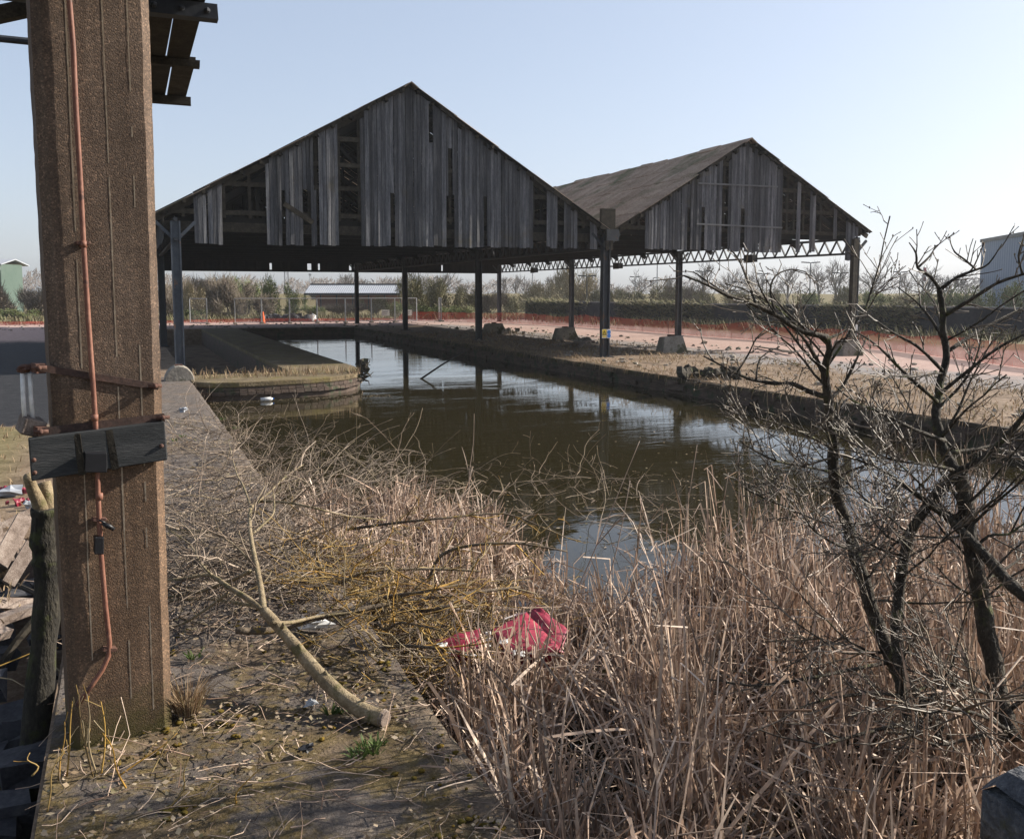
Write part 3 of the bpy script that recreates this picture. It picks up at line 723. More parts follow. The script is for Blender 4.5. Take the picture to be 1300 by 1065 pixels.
def blk(name, x0, x1, y0, y1, o0, o1, mat, par=None):
    m = MB(); a = pf(x0,y1,o0); b_ = pf(x1,y1,o0); c = pf(x1,y0,o0); d = pf(x0,y0,o0); n_ = V((-sin(pr), cos(pr), 0))*(o1-o0)
    m.hexa([a,b_,b_+n_,a+n_,d,c,c+n_,d+n_]); return m.build(name, mat, par or pil, bevel=.004)
blk('junction_box', 108, 136, 575, 600, -.12, -.06, M['black']); blk('conduit_coupler', 120, 132, 682, 704, -.07, -.01, M['black'])
m = MB(); m.tube([pf(130,664,-.05),pf(138,668,-.055),pf(145,672,-.06)], [.012,.016,.01], 6); m.tube([pf(126,660,-.05),pf(134,664,-.06)], .006, 6); m.build('cable_clamp', M['black'], pil, True)
for c in ((120,630),(121,690)):
    pass
# tube bracket on the left edge of the pillar
br = thing('insulator_bracket', pf(38,540,.08), 'rusty bracket holding two white tubes beside the strap on the pillar', 'bracket')
for (xa, xb) in ((28.5,31.5),(38,42)):
    m = MB(); m.tube([pf(xa,474,.08), pf((xa+xb)/2-.5,505,.08), pf(xb,533,.08)], .0115, 10); m.build('white_tube', M['white'], br, True)
m = MB(); m.ball(pf(34,467,.08), .042, jit=.5, sq=(1.0,1,.55)); m.ball(pf(30,470,.08), .028, jit=.5, sq=(1,1,.6)); m.build('cap', M['rustcol'], br)
m = MB(); p = pf(40,541,.08); m.box(-.055,.055,-.06,.08,-.045,.045,M=Matrix.Translation(p) @ Matrix.Rotation(.35,4,'Y') @ Matrix.Rotation(.3,4,'Z')); m.build('holder', M['plank'], br, bevel=.008)
m = MB(); m.bar(pf(46,466,.05), pf(52,468,-.01), .05, .05); m.build('arm', M['rustcol'], br); m = MB(); m.bar(pf(46,545,.05), pf(54,548,-.01), .05, .05); m.build('arm', M['rustcol'], br)
for (xa,ya,xb,yb) in ((97,551,104,603),(138,546,147,596)):
    m = MB(); a_ = pf(xa,ya,-.0635); b_ = pf(xb,yb,-.0635); m.bar(a_, b_, .035, .003, up=V((0,1,0)), j=.003); m.build('wear_strip', M['frame'], bd)

# ------------------------------------------------------------------ canopy carried by the pillar
CZ = 4.55
cn = thing('timber_canopy', (.1, 8, CZ), 'broken dark plank canopy overhanging behind the top of the concrete pillar', 'canopy')
def oz(px, py): return onz(px, py, CZ)
e1, e2, e3 = oz(271, 5), oz(252, 77), oz(241, 123)
for k, (p, ex) in enumerate(((e1,.06),(e2,.02),(e3,.02))):
    m = MB(); m.box(-2.2 if k < 1 else -.3, p.x+ex*.4, p.y-.05, p.y+.05, CZ-(.12,.07,.09)[k], CZ-.01, j=.004)
    if k == 0:
        for x in (p.x-.05, p.x-.22, p.x-.4): m.ball((x, p.y-.065, CZ-.07), .022)
    m.build('purlin', M['iron'] if k == 0 else M['frame'], cn)
m = MB()
def canopy_boards(ya, yb, xr, z):
    x = xr
    while x > -.35:
        w_ = R.uniform(.15,.19); y0 = ya+R.uniform(-.03,.03); y1 = yb+R.uniform(-.02,.04); s_ = R.uniform(-.012,.012)
        m.hexa([V((x-w_,y0,z)),V((x,y0,z)),V((x+s_,y1,z)),V((x-w_+s_,y1,z)),V((x-w_,y0,z+.03)),V((x,y0,z+.03)),V((x+s_,y1,z+.03)),V((x-w_+s_,y1,z+.03))])
        x -= w_+R.choice((.004,.007,.012))
canopy_boards(e1.y-.1, e2.y+.05, e1.x-.06, CZ+.0); canopy_boards(e2.y+.06, e3.y+.12, e2.x-.02, CZ+.004)
canopy_boards(3.4, e1.y-.2, e1.x-.06, CZ+.02)
m.build('roof_boards', M['frame'], cn)
m = MB(); m.bar((-2.2,e1.y+.5,CZ-.6),(-.5,e1.y+.2,CZ-.1),.08,.1); m.build('brace', M['frame'], cn)
m = MB(); m.tube([(-2.2,oz(0,40).y,CZ-.05),(-.3,oz(0,40).y,CZ-.06)], .03, 8); m.build('pipe', M['iron'], cn)
m = MB(); m.bar((-.1,3.2,CZ-.08),(-.1,e3.y,CZ-.08),.12,.16); m.build('beam', M['frame'], cn)
m = MB(); m.box(-.3,.1,5.5,5.75,CZ-.3,CZ-.16); m.build('bearing_block', M['frame'], cn)

# ------------------------------------------------------------------ bridge parapet under the viewpoint
m = MB(); pa = thing('bridge_parapet', (2.2,1.5,-.5), 'dark rough stone parapet corner at the bottom right', 'wall')
m.box(2.17,9,1.3,1.70,-1.0,1.10); m.build('wall', M['parapet'], pa)
m = MB(); x = 2.12
while x < 9:
    l = R.uniform(1.2,1.6); nn = 24
    for i in range(nn):
        for jj in range(10):
            q = []
            for (di, dj) in ((0,0),(1,0),(1,1),(0,1)):
                xx = x+.004+(l-.008)*(i+di)/nn; yy = 1.24+.5*(jj+dj)/10; e = min((jj+dj)/10, 1-(jj+dj)/10)*2; e2 = min((i+di)/nn, 1-(i+di)/nn)*2
                q.append((xx+.01*nz(yy*9,xx*3), yy+.02*nz(xx*6,yy*3), 1.2-.05*(max(0,.25-e)/.25)**2-.03*(max(0,.06-e2)/.06)**2+.018*nz(xx*5,yy*5)+.009*nz(xx*17,yy*17)))
            m.add(q, [(0,1,2,3)])
    m.box(x,x+l-.01,1.26,1.72,1.0,1.14); x += l
m.build('coping', M['parapet'], pa, True)

# ------------------------------------------------------------------ far ground: netting, fence, wall, buildings
nt_ = thing('orange_netting', (30,40,0), 'long orange mesh barrier netting along the red hardcore track', 'barrier')
pts = [(-14,79),(-5.7,78.5),(2,78.5),(10.6,78.6),(18,78),(25,76),(28.4,68),(29.9,60),(30.2,52),(30.0,43.2),(30.4,37),(30.1,30),(27.2,21.3),(25.5,15),(24,9)]
P2 = []
for (a, b_) in zip(pts[:-1], pts[1:]):
    n = max(2, int(math.dist(a, b_)/.6))
    for k in range(n): P2.append((a[0]+(b_[0]-a[0])*k/n, a[1]+(b_[1]-a[1])*k/n))
m = MB(); h = .9
for k, (x, y) in enumerate(P2):
    h = .80+.16*nz(x*.35, y*.35)+.09*nz(x*1.3, y*1.3)
    if y > 72 and x < 22: h *= .36
    o = .12*nz(x*.5, y*.5, 3)
    m.v.append((x+o, y+o, .02)); m.v.append((x+o*1.4, y+o*1.4, h*.55)); m.v.append((x+o*.6, y, h))
for k in range(len(P2)-1):
    a = 3*k; m.f += [(a,a+3,a+4,a+1),(a+1,a+4,a+5,a+2)]
m.build('netting', M['orange'], nt_)
for k in range(0, len(P2), 5):
    x, y = P2[k]
    if k % 15 == 0 or y < 60:
        m = MB(); m.tube([(x+.03,y,0),(x+.03+R.uniform(-.04,.04),y,1.0)], .012, 5); m.build('stake', M['rustcol'], nt_)
# site fence panels beyond the canal head
hp = [(297,331.5,74.9),(331.5,367,74.9),(367,402,74.8),(402,438,74.7),(438,471,74.6),(471,501,74.5),(501,529,74.5)]
HL = ['leftmost grey wire site fence panel beyond the canal head', 'grey wire site fence panel behind the orange cone', 'third grey wire site fence panel from the left, in front of the white sack', 'grey wire site fence panel just left of the farthest middle column', 'grey wire site fence panel just right of the farthest middle column', 'grey wire site fence panel carrying the left white notice', 'grey wire site fence panel with the right white notice, end of the run']
def heras(a, b_, label, ht=2.0):
    t = thing('fence_panel', ((a+b_)/2), label, 'fence panel', 'wire site fence panels beyond the canal')
    m = MB(); u = (b_-a)*.01; p = [a+u+V((0,0,.12)), b_-u+V((0,0,.12)), b_-u+V((0,0,ht)), a+u+V((0,0,ht))]
    for i in range(4): m.tube([p[i], p[(i+1) % 4]], .032, 5)
    m.build('frame', M['galv'], t)
    m = MB(); m.add([p[0]+V((0,.01,0)),p[1]+V((0,.01,0)),p[2]+V((0,.01,0)),p[3]+V((0,.01,0))],[(0,1,2,3)]); m.build('wire_mesh', M['mesh'], t)
    m = MB(); m.box(a.x-.1,a.x+.12,a.y-.35,a.y+.35,0,.13); m.build('foot', M['stone'], t)
    return t
for k, (p0, p1, yy) in enumerate(hp):
    z = 1.95
    a = ony(p0, 372, yy); b_ = ony(p1, 372, yy); heras(V((a.x,yy,0)), V((b_.x,yy,0)), HL[k])
a = V((ony(560,372,74.5).x,74.5,0)); b_ = V((ony(557,372,77).x,77,0))
heras(a, b_, 'single grey wire site fence panel seen edge-on left of the lattice girder end')
a = V((ony(262,372,75).x,75,0)); b_ = V((ony(240,372,76).x,76,0)); heras(a, b_, 'grey wire site fence panel between the front left columns and the long run')
for k, (px, l) in enumerate(((489.5,'white square notice on the site fence left of the second middle column'),(518,'white square notice on the site fence right of the second middle column'))):
    p = ony(px, 397, 74.4); t = thing('notice', (p.x,74.4,p.z), l, 'sign', 'white notices on the site fence')
    m = MB(); m.box(p.x-.33,p.x+.33,74.4,74.43,p.z-.24,p.z+.24); m.build('board', M['white'], t)
    m = MB(); m.box(p.x-.2,p.x+.2,74.39,74.398,p.z+.03,p.z+.10); m.box(p.x-.12,p.x+.12,74.39,74.398,p.z-.1,p.z-.05); m.build('print', M['galv'], t)
p = onz(334, 411); t = thing('traffic_cone', (p.x,p.y,0), 'bright orange cone standing by the site fence', 'cone')
m = MB(); m.tube([(p.x,p.y,.04),(p.x,p.y,.95)], [.19,.06], 10); m.build('cone', M['orangeplastic'], t)
m = MB(); m.box(p.x-.26,p.x+.26,p.y-.26,p.y+.26,0,.05); m.build('base', M['black'], t, bevel=.02)
p = onz(398, 408.6); m = MB(); m.ball((p.x,p.y,.25), .36, jit=.9, sq=(.9,.7,1.1), nu=10, nv=7); tag(m.build('rubble_sack', M['white']), 'crumpled white sack standing behind the site fence', 'sack')
for k, (px, l) in enumerate(((347,'low dark rubble heap behind the orange cone panel'),(378,'dark boxy rubble heap left of the white sack'))):
    p = onz(px, 408.5); m = MB()
    for i in range(9): m.ball((p.x+R.uniform(-1,1),p.y+R.uniform(-.4,.4),R.uniform(.1,.35)), R.uniform(.2,.4), jit=.9, nu=6, nv=4)
    tag(m.build('rubble_heap', M['darkstone']), l, 'rubble', 'rubble heaps by the fence')
# blackened retaining wall to the right
wp = [(36.3,83),(40,60.8),(44.3,46.3),(47,30),(48,8)]
dw = thing('retaining_wall', (40,60,0), 'long blackened retaining wall behind the red track on the right', 'wall')
m = MB(); c = MB()
for (a, b_) in zip(wp[:-1], wp[1:]):
    n = max(2, int(math.dist(a, b_)/2.2))
    for k in range(n):
        p = [a[0]+(b_[0]-a[0])*k/n, a[1]+(b_[1]-a[1])*k/n]; e = [a[0]+(b_[0]-a[0])*(k+1)/n, a[1]+(b_[1]-a[1])*(k+1)/n]
        D = sqrt(p[0]**2+p[1]**2)
        hgt = 1.55
        m.bar((p[0],p[1],hgt/2),(e[0],e[1],hgt/2),.4,hgt+.02*(k%2)); c.bar((p[0],p[1],hgt+.05),(e[0],e[1],hgt+.05),.5,.10-.01*(k%2))
m.build('wall', M['darkwall'], dw); c.build('coping', M['coping'], dw)
# blue warehouse, green shed, long low roof
wa = [gp(1243,150), gp(1370,112)]
wh = thing('warehouse', wa[0], 'blue clad warehouse standing behind the bushes at the right edge', 'warehouse')
def boxbld(pts, h, parent, mat, nm='wall', n=14):
    m = MB(); (x0,y0),(x1,y1) = pts[0], pts[1]; d = V((x1-x0,y1-y0,0)); L = d.length; d.normalize(); nrm = V((-d.y,d.x,0))
    if nrm.dot(V((x0,y0,0))) < 0: nrm = -nrm
    k = int(L/.5)
    ring = []
    for i in range(k+1):
        p = V((x0,y0,0))+d*(L*i/k)+nrm*(.05*(i % 2)); ring.append((p.x,p.y))
    b_ = V((x1,y1,0))+nrm*n; a = V((x0,y0,0))+nrm*n; ring += [(b_.x,b_.y),(a.x,a.y)]
    m.prism(ring, 0, h); return m.build(nm, mat, parent), ring
boxbld([(wa[0].x,wa[0].y),(wa[1].x,wa[1].y)], 10.6, wh, M['blueclad'], n=40)
m = MB(); d = (wa[1]-wa[0]); m.bar(wa[0]+V((0,0,10.75)), wa[1]+V((0,0,10.75)), .5, .5); u = V((-d.y,d.x,0)).normalized();
if u.dot(wa[0]) < 0: u = -u
m.bar(wa[0]+V((0,0,10.76)), wa[0]+u*40+V((0,0,10.76)), .5, .5); m.build('roof_edge', M['coping'], wh)
m = MB(); q = wa[0]+d*.12; m.bar(q+V((0,0,1.6)), q+d*.06+V((0,0,1.6)), .3, 3.2); m.build('door', M['galv'], wh)
ga = [gp(-70,112), gp(2,112)]
gs = thing('green_shed', ga[1], 'small green and cream clad shed at the far left edge', 'shed')
boxbld([(ga[0].x,ga[0].y),(ga[1].x,ga[1].y)], 5.9, gs, M['greenclad'], n=5)
m = MB(); c = (ga[0]+ga[1])/2; d = (ga[1]-ga[0]).normalized(); e = V((-d.y,d.x,0)); e = e if e.dot(c) > 0 else -e
L = (ga[1]-ga[0]).length/2+.3
A = [c-d*L-e*.3+V((0,0,5.9)), c+d*L-e*.3+V((0,0,5.9)), c+d*L+e*3+V((0,0,6.6)), c-d*L+e*3+V((0,0,6.6)), c+d*L+e*6.3+V((0,0,5.9)), c-d*L+e*6.3+V((0,0,5.9))]
m.add(A, [(0,1,2,3),(3,2,4,5)]); o = m.build('roof', M['whiteclad'], gs); o.modifiers.new('solid','SOLIDIFY').thickness = .12
m = MB(); m.bar(ga[0]+V((0,0,5.6))-e*.1, ga[1]+V((0,0,5.6))-e*.1, .1, .9); m.build('fascia', M['whiteclad'], gs)
la, lb = gp(386,128), gp(508,128)
lr = thing('long_shed', (la+lb)/2, 'long low open shed with a pale corrugated roof beyond the site fence', 'shed')
m = MB(); u = (lb-la).normalized(); v_ = V((-u.y,u.x,0)); v_ = v_ if v_.dot(la) > 0 else -v_
K = 90; b0 = 0
for i in range(K+1):
    p = la+(lb-la)*(i/K); o = .06*(i % 2)
    m.v += [tuple(p+V((0,0,2.35+o))), tuple(p+v_*4+V((0,0,3.55+o))), tuple(p+v_*8+V((0,0,2.35+o)))]
for i in range(K):
    a = 3*i; m.f += [(a,a+3,a+4,a+1),(a+1,a+4,a+5,a+2)]
o = m.build('roof', M['whiteclad'], lr); o.modifiers.new('solid','SOLIDIFY').thickness = .06
m = MB(); m.bar(la+v_*4+V((0,0,3.62)), lb+v_*4+V((0,0,3.62)), .5, .16); m.build('ridge', M['iron'], lr)
m = MB(); m.bar(la+V((0,0,2.2)), lb+V((0,0,2.2)), .2, .25); m.build('fascia', M['iron'], lr)
for i in range(7):
    m = MB(); p = la+(lb-la)*(i/6)+v_*.4; m.tube([p, p+V((0,0,2.3))], .09, 6); m.build('post', M['iron'], lr)
m = MB(); m.bar(la+v_*7.6+V((0,0,1.1)), lb+v_*7.6+V((0,0,1.1)), .2, 2.2); m.build('back_wall', M['brickred'], lr)
# railway bank far behind: a low rise
m = MB(); nb = 60
prof = [(0,-.05),(6,.9),(11,1.9),(15,2.05),(24,2.05),(30,-.05)]
bl, brr = gp(330,175), gp(1500,215); u = (brr-bl).normalized(); v_ = V((-u.y,u.x,0)); v_ = v_ if v_.dot(bl) > 0 else -v_
for i in range(nb+1):
    p = bl+(brr-bl)*(i/nb)
    for (t, z) in prof: q_ = p+v_*t; m.v.append((q_.x,q_.y,z+(.3*nz(i*.4,t*.3) if z > 0 else 0)))
k = len(prof)
for i in range(nb):
    for j in range(k-1): a = i*k+j; m.f.append((a,a+k,a+k+1,a+1))
tag(m.build('embankment', M['ground'], None, True), kind='structure')

# ------------------------------------------------------------------ plants: generators
def rdir(rr, d, spread):
    t = V((rr.gauss(0,1), rr.gauss(0,1), rr.gauss(0,1)))
    t = (t-d*t.dot(d)); t.normalize(); return (d*cos(spread)+t*sin(spread)).normalized()
def limb(mb, rr, p, d, L, r0, r1, nseg, wob, up, n=4, tip=True):
    pts = [V(p)]; d = V(d).normalized()
    for i in range(nseg):
        d = (d+V((rr.gauss(0,wob), rr.gauss(0,wob), rr.gauss(0,wob)+up))).normalized(); pts.append(pts[-1]+d*(L/nseg))
    rad = [r0+(r1-r0)*i/nseg for i in range(nseg+1)]
    if tip: rad[-1] *= 1.5
    mb.tube(pts, rad, n, False); return pts, d
def twigs(mb, rr, pts, r, lvl, dens, L, spread=.8, up=.05, wob=.2, lo=.15, rmin=.0020, n=3):
    """side twigs along a limb, recursively"""
    tot = sum((pts[i+1]-pts[i]).length for i in range(len(pts)-1)); k = max(1, int(dens*tot+rr.random()))
    for _ in range(k):
        t = lo+(1-lo)*rr.random(); f = t*(len(pts)-1); i = min(int(f), len(pts)-2); p = pts[i].lerp(pts[i+1], f-i); d = (pts[i+1]-pts[i]).normalized()
        l = L*rr.uniform(.35,1.15); rr_ = max(rmin, min(r*.6, .0035+.012*l))
        q, _d = limb(mb, rr, p, rdir(rr, d, spread*rr.uniform(.6,1.3)), l, rr_, max(rmin, rr_*.45), 4 if l > .15 else 3, wob, up, n)
        if lvl > 0: twigs(mb, rr, q, rr_, lvl-1, dens*1.15, L*.46, spread, up, wob, .2, rmin, n)
def trace(l):      # photo bearings with a distance each -> a limb path in metres
    return [ond(*c) for c in l]
def smoothpath(p, k=3):
    out = []
    for i in range(len(p)-1):
        a, b_, c, d = p[max(i-1,0)], p[i], p[i+1], p[min(i+2,len(p)-1)]
        for j in range(k):
            t = j/k; out.append(.5*((2*b_)+(c-a)*t+(2*a-5*b_+4*c-d)*t*t+(3*b_-a-3*c+d)*t**3))
    out.append(p[-1]); return out

# ---- the two bare shrubs standing in the reeds at the right
def shrub(name, label, trunks, branches, seed, dens=9, lvl=2, TL=.52):
    base = trunks[0][0][0]; t = thing(name, (base.x, base.y, base.z), label, 'bare tree', 'bare shrubs in the reeds at the right')
    rr = random.Random(seed); tm = MB(); bm = MB(); wm = MB()
    for (path, r0, r1) in trunks:
        p = smoothpath(path, 9); n = len(p)
        p = [q+V((.012*nz(q.z*6,seed), .012*nz(q.z*6,seed+9), 0)) for q in p]
        tm.tube(p, [(r0+(r1-r0)*i/(n-1))*(rr.uniform(.93,1.09)+.16*max(0,nz(i*.35,seed*3.1))) for i in range(n)], 9)
    for (path, r0, r1) in branches:
        p = smoothpath(path, 3); n = len(p)
        bm.tube(p, [(r0+(r1-r0)*i/(n-1))*rr.uniform(.88,1.2) for i in range(n)], 6)
        z_ = p[-1].z; hi = z_ > 1.75; lw = z_ < .55; twigs(wm, rr, p, r0, 1 if (hi or lw) else lvl, dens*(.85 if hi else .5 if lw else .88), TL*(.34 if hi else .7 if lw else 1), .75, .05, .10, .12)
    for (path, r0, r1) in trunks:        # long straight shoots rising from the stems
        p = smoothpath(path, 4)
        for k in range(6):
            q = p[int(rr.uniform(.12,.85)*(len(p)-1))]; a = rr.uniform(0,2*pi); d = V((cos(a)*.8-.12, sin(a)*.8, rr.uniform(.25,1.1)))
            s_, _ = limb(bm, rr, q, d, rr.uniform(.45,1.15), rr.uniform(.006,.011), .003, 7, .10, .02, 5); twigs(wm, rr, s_, .006, 1, dens*.75, .30, .7, .05, .10, .15)
    nb = len(wm.v)
    for k in range(700):                 # swollen buds along the twigs
        q = V(wm.v[rr.randrange(nb)]); wm.ball(q, rr.uniform(.0035,.0075), sq=(.8,.8,1.3), nu=5, nv=3)
    tm.build('trunk', M['bark'], t, True); bm.build('branch', M['bark'], t, True); wm.build('twigs', M['shrubtwig'], t, True)
    return t
D = 5.6
tA = [([ond(1195,940,5.15),ond(1172,900,5.3),ond(1150,868,5.4),ond(1125,820,5.5),ond(1097,742,5.6),ond(1077,670,5.65),ond(1062,625,5.65),ond(1056,560,5.6),ond(1052,505,5.55)], .051, .028),
      ([ond(1052,508,5.55),ond(1047,470,5.5),ond(1053,445,5.45),ond(1050,428,5.4)], .026, .018)]
bA = [(trace([(1050,428,5.4),(1032,424,5.35),(1010,417,5.3),(988,402,5.25),(960,388,5.2),(925,376,5.15),(898,362,5.1),(868,350,5.05)]), .019, .005),
      (trace([(960,388,5.2),(950,360,5.25),(938,330,5.3),(928,318,5.3)]), .008, .003),
      (trace([(985,400,5.25),(978,370,5.3),(985,350,5.35),(1005,342,5.4),(1024,346,5.4)]), .008, .003),
      (trace([(985,400,5.25),(968,372,5.1),(960,352,5.0)]), .007, .003),
      (trace([(925,376,5.15),(905,362,5.3),(880,345,5.4)]), .007, .003),
      (trace([(1052,505,5.55),(1030,498,5.5),(1005,487,5.4),(985,487,5.35),(955,482,5.3),(935,474,5.25),(912,462,5.2),(893,452,5.2)]), .016, .004),
      (trace([(935,474,5.25),(950,450,5.3),(960,430,5.3),(975,415,5.35)]), .006, .003),
      (trace([(960,482,5.3),(965,455,5.4),(990,440,5.5)]), .006, .003),
      (trace([(1046,475,5.5),(1035,455,5.6),(1022,432,5.7),(1010,412,5.75)]), .013, .005),
      (trace([(1040,462,5.5),(1028,440,5.3),(1012,420,5.2)]), .012, .005),
      (trace([(1052,508,5.55),(1070,490,5.6),(1088,455,5.6),(1100,430,5.7)]), .012, .004),
      (trace([(1058,570,5.6),(1030,555,5.4),(1000,542,5.3),(960,530,5.2),(920,520,5.15)]), .009, .003),
      (trace([(1060,600,5.62),(1020,592,5.4),(985,585,5.2),(955,570,5.1),(940,560,5.0)]), .008, .003),
      (trace([(1062,620,5.65),(1090,600,5.8),(1120,560,5.9),(1150,520,6.0)]), .010, .003),
      (trace([(1085,700,5.6),(1060,690,5.4),(1035,675,5.3),(1020,655,5.25)]), .009, .003),
      (trace([(1085,710,5.6),(1110,700,5.7),(1135,670,5.8)]), .009, .003),
      (trace([(1120,828,5.5),(1095,828,5.4),(1070,828,5.3),(1040,810,5.2),(1010,790,5.1)]), .010, .003),
      (trace([(1130,840,5.5),(1080,850,5.2),(1020,862,5.0),(960,870,4.9),(920,866,4.8)]), .012, .004),
      (trace([(1165,890,5.3),(1120,880,5.0),(1060,885,4.8),(1010,900,4.6)]), .012, .004),
      (trace([(1180,915,5.2),(1140,920,4.8),(1080,935,4.5),(1030,950,4.3)]), .014, .004),
      (trace([(1160,880,5.3),(1190,860,5.6),(1210,820,5.9)]), .010, .003),
      (trace([(1050,430,5.4),(1072,420,5.5),(1100,395,5.6),(1115,370,5.6)]), .008, .003)]
shrub('bare_shrub', 'bare grey shrub whose trunk rises and bends sharply left over the water', tA, bA, 5, 12)
tB = [([ond(1285,940,5.0),ond(1270,890,5.1),ond(1257,820,5.2),ond(1243,745,5.25),ond(1232,685,5.3),ond(1224,630,5.3),ond(1214,598,5.3)], .055, .038),
      ([ond(1214,600,5.3),ond(1197,565,5.35),ond(1189,530,5.4),ond(1193,490,5.45),ond(1201,450,5.5),ond(1198,415,5.5),ond(1193,368,5.5)], .030, .017),
      ([ond(1160,930,5.0),ond(1143,860,5.2),ond(1139,800,5.3),ond(1143,735,5.35),ond(1155,680,5.35),ond(1182,635,5.35),ond(1213,600,5.3)], .036, .027),
      ([ond(1330,775,4.9),ond(1290,748,5.0),ond(1255,710,5.15),ond(1222,675,5.25),ond(1195,650,5.3),ond(1175,636,5.3)], .034, .022)]
bB = [(trace([(1193,368,5.5),(1182,352,5.5),(1165,340,5.5),(1163,322,5.5),(1154,308,5.5)]), .011, .003),
      (trace([(1165,340,5.5),(1180,326,5.55),(1188,312,5.6)]), .007, .003),
      (trace([(1196,366,5.5),(1215,352,5.5),(1238,343,5.5),(1255,335,5.5),(1272,310,5.5)]), .011, .003),
      (trace([(1240,343,5.5),(1225,330,5.4),(1212,320,5.4),(1206,306,5.4)]), .007, .003),
      (trace([(1200,400,5.5),(1230,382,5.4),(1265,360,5.3),(1300,348,5.2),(1330,340,5.1)]), .013, .005),
      (trace([(1298,348,5.2),(1293,325,5.2),(1300,300,5.2)]), .007, .003),
      (trace([(1201,440,5.5),(1185,410,5.6),(1165,385,5.7),(1140,365,5.75)]), .011, .003),
      (trace([(1196,470,5.45),(1165,440,5.3),(1130,420,5.2),(1098,396,5.1)]), .011, .003),
      (trace([(1190,510,5.4),(1150,475,5.2),(1115,440,5.1),(1085,420,5.0)]), .012, .003),
      (trace([(1205,445,5.5),(1235,425,5.6),(1270,405,5.7),(1310,385,5.8)]), .012, .004),
      (trace([(1193,500,5.4),(1230,470,5.3),(1270,440,5.2),(1310,420,5.1)]), .012, .004),
      (trace([(1200,560,5.35),(1160,545,5.1),(1120,525,5.0),(1085,510,4.9),(1060,490,4.8)]), .012, .003),
      (trace([(1205,575,5.35),(1240,570,5.4),(1280,560,5.5),(1320,540,5.5)]), .014, .004),
      (trace([(1214,598,5.3),(1250,580,5.2),(1290,540,5.1),(1320,500,5.0)]), .020, .010),
      (trace([(1214,598,5.3),(1180,590,5.1),(1140,585,5.0),(1095,570,4.9)]), .012, .003),
      (trace([(1175,636,5.3),(1140,610,5.4),(1105,590,5.5),(1070,578,5.6)]), .016, .005),
      (trace([(1150,690,5.35),(1125,680,5.2),(1100,650,5.1)]), .009, .003),
      (trace([(1235,700,5.3),(1255,680,5.3),(1280,678,5.3),(1300,665,5.3),(1330,655,5.2)]), .011, .004),
      (trace([(1245,760,5.25),(1215,745,5.1),(1190,720,5.0)]), .009, .003),
      (trace([(1228,680,5.3),(1200,682,5.2),(1165,680,5.1)]), .008, .003),
      (trace([(1270,885,5.1),(1235,875,4.9),(1200,865,4.8),(1175,850,4.7)]), .012, .004),
      (trace([(1275,905,5.1),(1310,880,5.0),(1340,860,4.9)]), .014, .005),
      (trace([(1280,925,5.0),(1240,935,4.7),(1190,945,4.5),(1150,930,4.3)]), .014, .004),
      (trace([(1285,930,5.0),(1250,910,4.6),(1215,900,4.3),(1180,905,4.1)]), .012, .004),
      (trace([(1185,600,5.3),(1160,625,5.1),(1130,650,4.9),(1110,690,4.8)]), .007, .003),
      (trace([(1243,740,5.25),(1280,720,5.5),(1320,690,5.7)]), .010, .004)]
shrub('bare_shrub', 'bare dark many-branched shrub at the right edge, its trunks meeting in a knotted fork', tB, bB, 8, 13)

# ---- the cut pale limb lying on the quay
ft = thing('fallen_limb', (1.3,5.1,0), 'pale green cut tree limb lying across the mossy quay', 'fallen branch')
rr = random.Random(4)
tr = [onz(488,912,.07), onz(462,903,.075), onz(430,880,.13), onz(400,850,.21), onz(368,812,.31), onz(335,775,.42)]
m = MB(); p = smoothpath(tr, 7); p_stem = p; m.tube(p, [(.053-.020*i/(len(p)-1))*rr.uniform(.95,1.06) for i in range(len(p))], 12)
m.build('stem', M['palebark'], ft, True)
br_ = [([onz(335,775,.42), onz(331,745,.48), onz(325,715,.54), onz(319,685,.60), onz(317,660,.64), onz(320,643,.66), onz(330,636,.66)], .024, .013),
       ([onz(335,775,.42), onz(312,758,.44), onz(290,745,.45), onz(270,731,.46), onz(255,730,.46), onz(228,735,.44), onz(200,737,.42)], .022, .010),
       ([onz(319,645,.66), onz(308,615,.66), onz(300,600,.64), onz(290,560,.6)], .012, .005),
       ([onz(320,643,.66), onz(345,622,.7), onz(365,603,.72), onz(385,590,.7)], .012, .005),
       ([onz(330,636,.66), onz(365,638,.7), onz(400,645,.7), onz(440,655,.6), onz(490,660,.5)], .013, .005),
       ([onz(318,680,.6), onz(335,665,.66), onz(347,652,.7), onz(348,635,.74), onz(346,620,.8)], .011, .005),
       ([onz(318,725,.52), onz(290,738,.4), onz(250,752,.3), onz(215,757,.25)], .016, .008),
       ([onz(326,770,.42), onz(300,765,.3), onz(262,760,.22), onz(215,762,.18)], .015, .008),
       ([onz(290,752,.42), onz(262,773,.3), onz(235,790,.2), onz(205,800,.1)], .012, .005),
       ([onz(318,712,.55), onz(295,690,.6), onz(265,675,.62), onz(215,672,.6)], .010, .004),
       ([onz(270,731,.46), onz(255,715,.55), onz(240,690,.6), onz(212,672,.6)], .010, .004),
       ([onz(345,790,.4), onz(370,790,.35), onz(400,783,.3), onz(440,778,.3), onz(480,770,.3)], .016, .006)]
bm = MB(); wm_ = MB()
for (pth, r0, r1) in br_:
    p = smoothpath(pth, 3); bm.tube(p, [r0+(r1-r0)*i/(len(p)-1) for i in range(len(p))], 6)
    twigs(wm_, rr, p, r0, 1, 4.5, .45, .7, .01, .16, .2)
bm.build('branch', M['palebark'], ft, True); wm_.build('twigs', M['twig'], ft, True)
m = MB()
